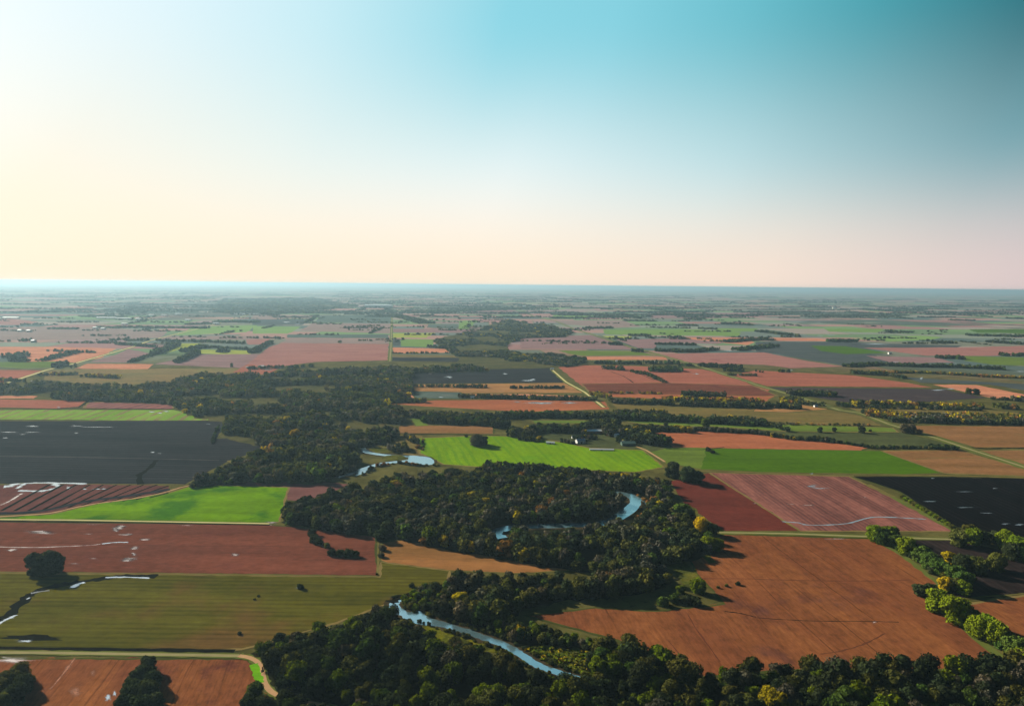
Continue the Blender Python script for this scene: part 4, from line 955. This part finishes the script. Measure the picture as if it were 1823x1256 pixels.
def belt(pts, width, h, sp, mix='belt', key='belt', rk=(.38, .55)):
    g = GL(pts)
    for (ax, ay), (bx, by) in zip(g[:-1], g[1:]):
        L = math.hypot(bx-ax, by-ay); nx, ny = -(by-ay)/max(L, .01), (bx-ax)/max(L, .01)
        rows = max(1, int(round(width/sp)))
        for q in range(rows):
            off = (q-(rows-1)/2)*sp
            for i in range(max(1, int(L/sp))):
                if random.random() < .07: continue
                t = (i+random.random())/max(1, int(L/sp)); o_ = off+random.gauss(0, sp*.22)
                hh = h*random.uniform(.65, 1.15); x, y = ax+(bx-ax)*t+nx*o_, ay+(by-ay)*t+ny*o_
                CAND.append((x, y, hh, max(sp*.55, hh*random.uniform(*rk)), pick(mix, x, y), key))
BELTS = [
 # far left
 ([(72,643),(139,627)],24,14,12),([(83,625),(126,626)],14,11,12),([(142,627),(171,628)],14,11,12),([(232,645),(274,631)],20,11,12),([(274,631),(315,614)],34,17,13),
 ([(313,646),(351,629)],30,17,13),([(325,627),(363,618)],34,16,13),([(207,613),(280,618)],34,14,15),([(222,607),(268,606)],34,14,15),([(280,607),(368,609),(437,612)],30,14,15),
 ([(363,618),(449,623)],26,12,14),([(38,607),(58,607)],40,16,15),([(391,626),(404,627)],40,16,14),([(445,629),(462,626)],30,16,14),([(408,653),(415,653)],12,14,9),([(12,638),(46,633)],50,18,14),([(18,643),(48,644)],26,16,13),
 ([(96,655),(121,649)],30,17,12),([(127,655),(134,655)],16,16,9),([(70,668),(135,667)],24,10,9,'rust'),([(150,670),(212,673)],28,12,9,'autumn'),([(0,677),(45,680)],22,11,9,'mixed'),([(60,683),(130,688)],24,11,9,'mixed'),
 ([(84,585),(140,586)],40,12,22),([(168,583),(373,584)],60,13,22),([(330,578),(373,576)],70,13,22),([(384,573),(460,574)],120,14,24),([(150,563),(210,565)],120,13,26),
 ([(440,657),(560,653)],20,12,12),
 ([(450,627),(483,610)],26,15,12),([(489,603),(500,603)],30,14,12),([(545,575),(565,562)],30,12,16),
 ([(460,558),(700,556)],220,14,34),([(700,560),(760,576)],140,13,22),([(740,556),(960,548)],320,14,40),([(760,618),(812,622)],22,13,12),([(700,629),(812,629)],12,9,12,'mixed'),
 # far centre and right
 ([(981,567),(1160,564)],70,15,24),([(1110,571),(1170,572)],60,13,22),([(1040,585),(1090,584)],60,15,18),([(1118,598),(1156,597)],40,13,14),([(1188,600),(1210,601)],34,14,13),([(1083,613),(1108,614)],50,15,13),([(1127,626),(1145,626)],40,16,12),
 ([(1166,613),(1240,614)],40,13,14),([(1165,625),(1230,627),(1275,622)],44,15,13),([(1290,609),(1360,604)],60,14,15),([(1310,624),(1380,616)],60,15,15),([(1206,580),(1240,580)],70,14,18),([(1244,585),(1276,586)],40,12,15),([(1218,568),(1250,569)],60,13,18),([(1285,576),(1340,579)],60,14,18),([(1185,560),(1205,561)],80,14,20),
 ([(903,607),(925,607)],60,17,14),([(1001,640),(1035,644)],50,19,12),([(1055,647),(1145,648)],26,14,11),([(1145,647),(1210,648)],26,14,11),([(1075,656),(1112,659)],36,15,11,'mixed'),([(1156,660),(1215,660)],50,17,11),([(1210,651),(1235,652)],24,13,11),([(1245,652),(1320,655)],34,15,11),([(1288,660),(1322,661)],30,15,11),([(1296,668),(1348,669)],16,10,10,'rust'),
 ([(1125,662),(1155,668),(1182,681)],14,11,9,'mixed'),
 ([(1350,590),(1415,598)],80,15,18),([(1350,605),(1380,606)],50,12,14),([(1475,608),(1525,608)],60,16,15),([(1662,610),(1700,611)],60,15,15),([(1575,590),(1625,592)],60,13,16),([(1756,609),(1823,613)],60,16,15),([(1690,570),(1735,571)],70,13,20),([(1795,567),(1823,567)],70,14,20),([(1720,597),(1823,600)],70,14,17),
 ([(1664,637),(1715,639)],46,16,12),([(1780,633),(1840,634)],40,15,12),([(1505,653),(1560,650),(1640,653),(1700,654),(1790,658)],36,14,11),
 ([(1515,665),(1580,668)],26,13,10),([(1580,668),(1610,674)],20,12,10,'mixed'),([(1519,663),(1650,664),(1760,671),(1850,674)],30,9,9,'autumn'),([(1385,662),(1408,663)],22,11,9),([(1345,662),(1358,663)],16,9,9),
 ([(1403,702),(1480,704)],44,15,9,'mixed'),([(1460,703),(1490,706)],30,14,9),([(1388,711),(1430,716)],30,13,9,'mixed'),([(1390,716),(1470,722)],16,10,8,'autumn'),
 # rows in the middle distance
 ([(735,688),(865,690)],12,10,8),([(908,691),(1005,691)],14,9,8),([(815,707),(900,709),(1062,712)],24,11,8,'mixed'),([(700,715),(760,716)],30,12,9,'mixed'),([(1055,703),(1085,708)],26,12,8,'autumn'),
 ([(1085,716),(1200,720)],30,13,8,'mixed'),([(1180,712),(1360,717)],30,12,8,'autumn'),([(1210,721),(1360,726)],26,14,8,'mixed'),([(1215,704),(1290,706)],30,14,8,'mixed'),([(1060,700),(1180,701)],10,8,8,'rust'),
 ([(1355,724),(1425,727)],24,13,8,'mixed'),([(690,738),(755,742)],40,14,9,'mixed'),([(755,748),(800,751),(872,754)],52,15,9,'belt'),([(765,742),(860,745)],36,14,9,'mixed'),
 ([(862,746),(945,741),(1075,744),(1180,748),(1270,752),(1362,757)],30,14,8.5,'belt'),([(1092,738),(1185,741)],44,14,8.5,'mixed'),([(1270,746),(1360,752)],20,12,8.5,'mixed'),
 ([(880,757),(900,760)],40,15,9,'belt'),([(905,775),(948,776)],40,17,8.5,'mixed'),([(925,783),(965,785)],16,9,7.5,'mixed'),([(945,767),(1010,768),(1050,766)],34,15,8.5,'belt'),([(1050,762),(1095,757)],40,17,8.5,'belt'),
 ([(1075,773),(1150,772)],40,15,8.5,'mixed'),([(1100,769),(1145,765),(1230,768)],22,12,8,'mixed'),([(1130,783),(1185,792)],44,16,8.5,'belt'),([(1020,783),(1060,779)],18,10,8,'mixed'),([(1000,786),(1025,790)],14,9,7,'mixed'),([(1100,787),(1120,786)],16,13,8,'belt'),([(1020,772),(1045,774)],20,12,8,'mixed'),
 ([(1150,762),(1200,766)],10,9,8),([(1190,764),(1250,766),(1360,773)],12,9,7,'mixed'),([(1345,770),(1390,780),(1490,787)],12,9,7,'mixed'),([(1490,787),(1550,797),(1640,798),(1700,798)],9,6,6,'belt'),([(1370,757),(1405,768)],16,11,7),
 ([(1660,798),(1705,800)],16,8,6),([(1350,754),(1470,757),(1550,757)],10,6,7,'rust'),
 ([(1517,720),(1600,722),(1747,726)],28,13,8.5,'autumn'),([(1518,725),(1747,730)],12,9,8,'mixed'),([(1770,725),(1812,728)],36,14,9,'autumn'),([(1490,722),(1515,725)],18,11,8,'belt'),
 ([(1545,738),(1620,745),(1860,748)],60,13,9,'rust'),([(1585,750),(1700,753),(1870,757)],20,14,8,'mixed'),([(1532,735),(1545,739)],10,12,7,'belt'),([(1765,711),(1805,712)],20,9,8),([(1803,713),(1840,716)],24,14,9,'mixed'),
 # along the western wood and beside the dark field
 ([(388,760),(382,775),(378,790)],4,5,5,'belt'),([(340,866),(420,858),(470,853)],16,9,8,'belt'),([(725,777),(742,790)],14,9,8,'mixed'),([(690,802),(725,800)],36,13,9,'mixed'),
 ([(860,836),(1035,846)],16,15,8,'belt'),([(1040,846),(1120,852)],16,11,8,'autumn'),([(1110,852),(1195,866)],14,11,8,'rust'),
 ([(690,680),(705,700)],20,14,9,'rust'),
]
for b_ in BELTS: belt(*b_)
rl = riv_g[0][0]
for (ax, ay), (bx, by) in zip(rl[:-1], rl[1:]):   # shrubs and sedge leaning over the near reach
    L = math.hypot(bx-ax, by-ay); nx, ny = -(by-ay)/max(L, .1), (bx-ax)/max(L, .1)
    for s_ in (-1, 1):
        for i in range(int(L/3.2)+1):
            t = random.random(); o_ = s_*(random.uniform(6.2, 9.5)); x, y = ax+(bx-ax)*t+nx*o_, ay+(by-ay)*t+ny*o_
            if random.random() < .5: CAND.append((x, y, random.uniform(1.4, 4.0), random.uniform(1.2, 2.6), random.choice(['olive', 'dark', 'olive']), 'bank'))
for p_, n_ in (([(640,842),(664,827),(700,822),(740,826),(774,826)], 40), ([(1120,878),(1140,890),(1138,905),(1122,920)], 22), ([(745,780),(745,806)], 8)):
    g = GL(p_)
    for k in range(n_):
        i = random.randrange(len(g)-1); t = random.random(); CAND.append((g[i][0]+(g[i+1][0]-g[i][0])*t+random.gauss(0, 2)+9, g[i][1]+(g[i+1][1]-g[i][1])*t-random.uniform(7, 13), random.uniform(2, 6), random.uniform(2, 4), random.choice(['olive', 'dark', 'orange', 'olive']), 'bank'))
for i in range(720):   # scattered shelterbelts and farm groves out to the skyline
    D = 4500*math.exp(random.random()*1.75); a = math.radians(random.uniform(-38, 38)); x, y = D*math.sin(a), D*math.cos(a)
    px, py = proj(x, y, 0)
    if py > 566: continue
    L = random.uniform(120, 1100)*(1 if D > 7000 else .45); th = random.choice([0, 0, 0, math.pi/2, .1])+math.radians(4); n = int(L/28)+1
    for k in range(n):
        hh = random.uniform(9, 17); CAND.append((x+math.cos(th)*(k-n/2)*28+random.gauss(0, 5), y+math.sin(th)*(k-n/2)*28+random.gauss(0, 12), hh, random.uniform(13, 22), 'dark', 'far'))

for i in range(190):   # short field hedges between three and seven kilometres away
    D = random.uniform(2900, 6800); a = math.radians(random.uniform(-38, 38)); x, y = D*math.sin(a), D*math.cos(a)
    if 540 < proj(x, y, 0)[1] < 612:
        L = random.uniform(50, 330); th = random.choice([0, 0, 0, 0, math.pi/2])+math.radians(4); n = int(L/17)+1
        for k in range(n):
            if random.random() < .8: CAND.append((x+math.cos(th)*(k-n/2)*17+random.gauss(0, 4), y+math.sin(th)*(k-n/2)*17+random.gauss(0, 7), random.uniform(5, 13), random.uniform(7, 11), random.choice(['dark', 'dark', 'olive']), 'far'))

# the trees that show largest stand as objects of their own; the rest is the woodland
NEAR_SITES = [((470,1155), 'where the dirt road enters the bottom wood'), ((500,1215), 'beside the pale track in the bottom wood'), ((590,1125), 'on the olive field edge of the bottom wood'), ((690,1095), 'at the river elbow in the bottom wood'),
 ((600,1185), 'in the left half of the bottom wood'), ((720,1165), 'in the dark middle of the bottom wood'), ((850,1185), 'in the bottom wood below the river meadow'), ((600,1250), 'low in the bottom wood right of the track'), ((740,1258), 'around the clearing at the bottom edge'),
 ((900,1240), 'right of the clearing at the bottom edge'), ((970,1215), 'where the river slips under the bottom wood'), ((1080,1185), 'on the far bank beside the yellow meadow'), ((1180,1200), 'on the far bank below the brown field'), ((1090,1250), 'in the bottom wood below the far bank'), ((1220,1255), 'in the gap between the two bottom woods'),
 ((1330,1215), 'at the left end of the bottom right wood'), ((1450,1205), 'on the brown field edge of the bottom right wood'), ((1480,1250), 'low in the middle of the bottom right wood'), ((1620,1210), 'under the brown field in the bottom right wood'), ((1650,1255), 'low in the right half of the bottom right wood'), ((1780,1215), 'below the hedgerow end in the bottom right wood'), ((1790,1255), 'in the bottom right corner')]
LIMIT = 205
order = sorted(range(len(CAND)), key=lambda i: math.hypot(CAND[i][0], CAND[i][1]) if CAND[i][5] in ('bottom', 'far_bank', 'bottom_right') else 1e9)
chosen = []
for i in order:
    if len(chosen) >= LIMIT: break
    x, y, h, r_, cls, key = CAND[i]
    if key not in ('bottom', 'far_bank', 'bottom_right'): break
    px, py = proj(x, y, h*.8)
    if -5 < px < PW+5 and py < PH-3: chosen.append(i)
groups = {}
for i in chosen:
    x, y, h, r_, cls, key = CAND[i]; px, py = proj(x, y, h*.6)
    site = min(NEAR_SITES, key=lambda s: (s[0][0]-px)**2+((s[0][1]-py)*1.5)**2)[1]
    size = 'tall' if h > 13.6 else 'low' if h < 10.4 else 'mid-height'
    groups.setdefault((size, cls, site), []).append((px, i))
for (size, cls, site), mem in groups.items():
    mem.sort(); n = len(mem)
    for k, (px, i) in enumerate(mem):
        x, y, h, r_, c_, key = CAND[i]
        pre = '' if n == 1 else ('left of two: ', 'right of two: ')[k] if n == 2 else ('left of three: ', 'middle of three: ', 'right of three: ')[k] if n == 3 else ''
        make_tree(x, y, h, r_, cls, f'{pre}{size} {WORD[cls]} tree {site}', 'trees '+site, shade=.62)  # leaf colour darkened to paint in the shaded side of these woods
chs = set(chosen)
REST = [c_ for i, c_ in enumerate(CAND) if i not in chs]
LODS = [(700, 620, .056), (1000, 300, .078), (1500, 110, .12), (2600, 44, .18), (5000, 18, .27), (1e9, 9, .36)]
parts, tints = [], []
for li, (dmax, nq, sz) in enumerate(LODS):
    dmin = LODS[li-1][0] if li else 0
    tem = [crown_arrays(nq, sz, 500+10*li+k, low=.06, **{q: v for q, v in SHAPES[k].items() if q != 'low'}, core=li < 3) for k in range(6)]
    byv = [[] for _ in range(6)]
    for c_ in REST:
        D = math.hypot(c_[0], c_[1])
        if dmin <= D < dmax: byv[random.randrange(6)].append(c_)
    for k in range(6):
        if not byv[k]: continue
        Ar = np.array([(c_[0], c_[1], c_[2], c_[3]) for c_ in byv[k]], np.float32)
        tn = np.array([[v*(.62 if c_[5] in ('bottom', 'bottom_right', 'far_bank') else .9 if c_[5] in ('main', 'inner_row', 'bend_row') else 1.1 if c_[5] == 'west' else 1)*cc for v, cc in zip(tintof(c_[4]), (.93, 1, 1.18) if c_[5] in ('west', 'mid_north', 'north', 'main', 'far', 'belt') else (1, 1, 1))] for c_ in byv[k]], np.float32)  # painted into leaf colour: shade on bottom woods, cool haze on farther ones
        th = rng.uniform(0, 6.28, len(Ar)).astype(np.float32); V = tem[k]; asp = SHAPES[k]['aspect']*1.12
        sx = (Ar[:, 3]/asp)[:, None]; cs, sn = np.cos(th)[:, None], np.sin(th)[:, None]
        P = np.empty((len(Ar), len(V), 3), np.float32)
        P[:, :, 0] = (V[:, 0]*cs-V[:, 1]*sn)*sx+Ar[:, 0:1]; P[:, :, 1] = (V[:, 0]*sn+V[:, 1]*cs)*sx+Ar[:, 1:2]; P[:, :, 2] = V[:, 2]*Ar[:, 2:3]
        parts.append(P.reshape(-1, 3)); tints.append(np.repeat(tn, len(V)//4, axis=0))
V = np.concatenate(parts); tn = np.concatenate(tints)
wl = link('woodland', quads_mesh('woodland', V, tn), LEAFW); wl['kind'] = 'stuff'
wl['label'] = 'dark autumn woods, river thickets and shelterbelts across the plain'; wl['category'] = 'woodland'
print('TREES', NT_[0], 'REST', len(REST), 'QUADS', len(V)//4)

# long grass and scrub on the river meadows (uncountable)
sx_, sy_ = [], []
for p in ([(912,1152),(960,1152),(1048,1160),(1058,1190),(1048,1213),(1020,1203),(975,1185),(935,1168)], [(760,1120),(840,1135),(890,1150),(850,1158),(790,1140)], [(520,1300),(700,1237),(860,1217),(960,1227),(1030,1250)]):
    g = GL(p); x, y = scatter(g, 3.6)
    sx_ += list(x); sy_ += list(y)
tem = crown_arrays(16, .34, 900, aspect=.8, low=0, nl=4, core=False)
sc_ = rng.uniform(.7, 2.6, len(sx_)).astype(np.float32); th = rng.uniform(0, 6.28, len(sx_))
P = np.empty((len(sx_), len(tem), 3), np.float32)
P[:, :, 0] = (tem[:, 0]*np.cos(th)[:, None]-tem[:, 1]*np.sin(th)[:, None])*sc_[:, None]*1.3+np.array(sx_)[:, None]
P[:, :, 1] = (tem[:, 0]*np.sin(th)[:, None]+tem[:, 1]*np.cos(th)[:, None])*sc_[:, None]*1.3+np.array(sy_)[:, None]
P[:, :, 2] = tem[:, 2]*sc_[:, None]*.8
tt = np.array([tintof(random.choice(['bright', 'olive', 'bright', 'green', 'yellow'])) for _ in sx_], np.float32)
sb = link('scrub', quads_mesh('scrub', P.reshape(-1, 3), np.repeat(tt*.8, len(tem)//4, axis=0)), LEAFW); sb['kind'] = 'stuff'; sb['label'] = 'yellow-green scrub and tall grass on the river meadows'; sb['category'] = 'scrub'
# ------------------------------------------------------------------ farm buildings
MW = plain_mat('white_boards', (226, 226, 220), .6, .06, .5); MR = plain_mat('grey_roof', (150, 150, 160), .6, .12, .5); MD = plain_mat('dark_opening', (40, 40, 44), .5, .1, 1)
MTIN = plain_mat('pale_tin_roof', (232, 232, 228), .4, .05, .4); MTIN.node_tree.nodes['Principled BSDF'].inputs['Metallic'].default_value = .55; MRED = plain_mat('weathered_red_boards', (120, 66, 56), .8, .2, .6); MGR = plain_mat('green_tin_roof', (64, 92, 80), .5, .12, .5); MBR = plain_mat('chimney_brick', (120, 80, 66), .9, .2, 1)
def house(px, py, L, Wd, H, ridge, rot, name, label, cat, wm, rm, door=True, windows=3, chimney=False, eave=.5, group=None):
    x, y = G(px, py); o = thing(name, label, cat, (x, y, .3), rot, group)
    hl, hw = L/2, Wd/2
    vs = [(-hl,-hw,-.4),(hl,-hw,-.4),(hl,hw,-.4),(-hl,hw,-.4),(-hl,-hw,H),(hl,-hw,H),(hl,hw,H),(-hl,hw,H),(-hl,0,H+ridge),(hl,0,H+ridge)]
    link('wall', mesh_of('wall', vs, [[0,1,5,4],[2,3,7,6],[3,0,4,8,7],[1,2,6,9,5]]), wm, o)
    e = eave; zz = -e*ridge/hw; t = .25
    rv = []
    for xx in (-hl-e, hl+e): rv += [(xx, -hw-e, H+zz+.04), (xx, 0, H+ridge+.04), (xx, hw+e, H+zz+.04), (xx, -hw-e, H+zz+t), (xx, 0, H+ridge+t), (xx, hw+e, H+zz+t)]
    rf = link('roof', mesh_of('roof', rv, [[3,9,10,4],[4,10,11,5],[0,1,7,6],[1,2,8,7],[0,6,9,3],[2,5,11,8],[0,3,4,1],[1,4,5,2],[6,7,10,9],[7,8,11,10]]), rm, o)
    def pane(nm, cx, cz, w_, h_, side=-1):
        yy = side*(hw+.03); a = .06*side
        v8 = [(cx+sx*w_/2, yy+q, cz+sz*h_/2) for q in (0, a) for sz in (-1, 1) for sx in (-1, 1)]
        return link(nm, mesh_of(nm, v8, [[4,5,7,6],[0,2,3,1],[0,1,5,4],[2,6,7,3],[0,4,6,2],[1,3,7,5]]), MD, o)
    if door: pane('door', 0, H*.38, min(3.5, L*.18), H*.72)
    for k in range(windows):
        f = (k+.5)/windows
        if door and abs(f-.5) < .12: continue
        pane('window', -hl+L*f, H*.55, min(1.6, L*.08), H*.32)
    if chimney:
        c = [(sx*.45+L*.2, sy*.45, z) for z in (H+ridge*.5, H+ridge+1.4) for sy in (-1, 1) for sx in (-1, 1)]
        link('chimney', mesh_of('chimney', c, [[0,1,5,4],[1,3,7,5],[3,2,6,7],[2,0,4,6],[4,5,7,6]]), MBR, rf)
    return o
house(1057,770,44,13,4.5,2.2,.05,'barn','long low barn with pale tin roof at the farmstead','barn',MRED,MTIN,True,6)
house(1033,788,17,11,4.5,3.8,.35,'farmhouse','farmhouse with grey pitched roof beside the striped green field','house',MW,MR,True,4,True)
house(1098,778,8,7,5,2.4,.2,'white_shed','small bright white shed in the middle of the farmstead','shed',MW,MTIN,True,2)
house(1021,780,7,6,3.2,2,.1,'garage','little white outbuilding left of the farmhouse','shed',MW,MR,True,2)
house(1118,792,26,14,4.5,3.0,.1,'large_shed','large green roofed shed at the right of the farmstead','shed',MGR,MGR,True,4)
house(1162,789,7,6,3.2,1.8,.1,'small_shed','tiny pale shed under the trees right of the farmstead','shed',MW,MTIN,True,2)
house(1084,775,9,7,3.6,2,.1,'wooden_shed','small wooden shed left of the bright white one','shed',MRED,MTIN,True,2)
house(1071,801,44,7,1.6,1.0,-.02,'long_shed','long low white shed at the edge of the striped green field','shed',MTIN,MTIN,True,0)
house(980,789.5,16,6,2.6,1.4,-.2,'low_shed','low pale shed at the tip of the farm meadow','shed',MW,MTIN,True,2)
house(1108,788,10,6,2.6,1.4,-.4,'open_shed','pale open shed between the white and green roofed sheds','shed',MTIN,MTIN,True,1)
house(706,708,10,8,4,2.5,.2,'cottage','small pale cottage at the eastern tip of the western wood','house',MW,MTIN,True,3)
house(389,700,11,8,4,2.5,.1,'cabin','white cabin half hidden in the western wood','house',MW,MTIN,True,3)
house(841,709,9,7,4,2,.1,'field_hut','white hut by the pale strip near the orange field','shed',MW,MTIN,True,2)
house(1099,644.5,13,10,5,3,.0,'roadside_house','white house among trees north of the red fields','house',MW,MTIN,True,3)
house(1160,645.5,26,12,4.5,3,.0,'roadside_barn','long white barn among trees north of the red fields','barn',MW,MTIN,True,4)
house(1452,724,9,6,3.2,2,.2,'road_shed','white shed beside the grassy road','shed',MW,MTIN,True,2)
house(1584,630,14,10,6,3,.0,'far_house','tiny white house in the far red field at right','house',MW,MTIN,True,2)
house(983,658,12,8,4,2.5,.0,'corner_shed','white shed at the corner of the black rectangular field','shed',MW,MTIN,True,2)
house(933,546,40,25,12,6,.0,'far_barn','tiny white barn north of the mauve field','barn',MW,MTIN,True,2)
house(1485,549,50,30,14,7,.0,'far_barn','tiny white barn on the far plain at right','barn',MW,MTIN,True,2)
o = house(674.5,546.5,345,90,24,9,.01,'long_barn','very long white building near the skyline','barn',MW,MTIN,True,9)
def wb(px, py, L, lab): house(px, py, L, 26, 9, 4, .03, 'building', lab, 'building', MW, MTIN, True, 3, group=None)
wb(190,567,150,'longest white building of the far left settlement'); wb(221,568,110,'long white building right of the longest in the far left settlement'); wb(247,569,40,'small white building at the middle of the far left settlement')
wb(293,562,50,'pale building in the upper right of the far left settlement'); wb(318,560,60,'pale long building at the right of the far left settlement'); wb(270,562,40,'pale building above the middle of the far left settlement')
wb(440,560,240,'long white building left of the longest one near the skyline'); wb(20,567,120,'white building at the left edge of the far plain'); wb(335,571,40,'white building beside the far left road'); wb(222,578,36,'small white building below the far left settlement')
wb(60,609,14,'white shed beside a dark grove at far left'); wb(36,590,20,'left of two white sheds on the lilac field'); wb(52,590.5,20,'right of two white sheds on the lilac field'); wb(170,585,24,'white building at the left end of the settlement belt'); wb(184,586.5,22,'second white building along the settlement belt')
wb(385,577,40,'white building where the far left road bends')
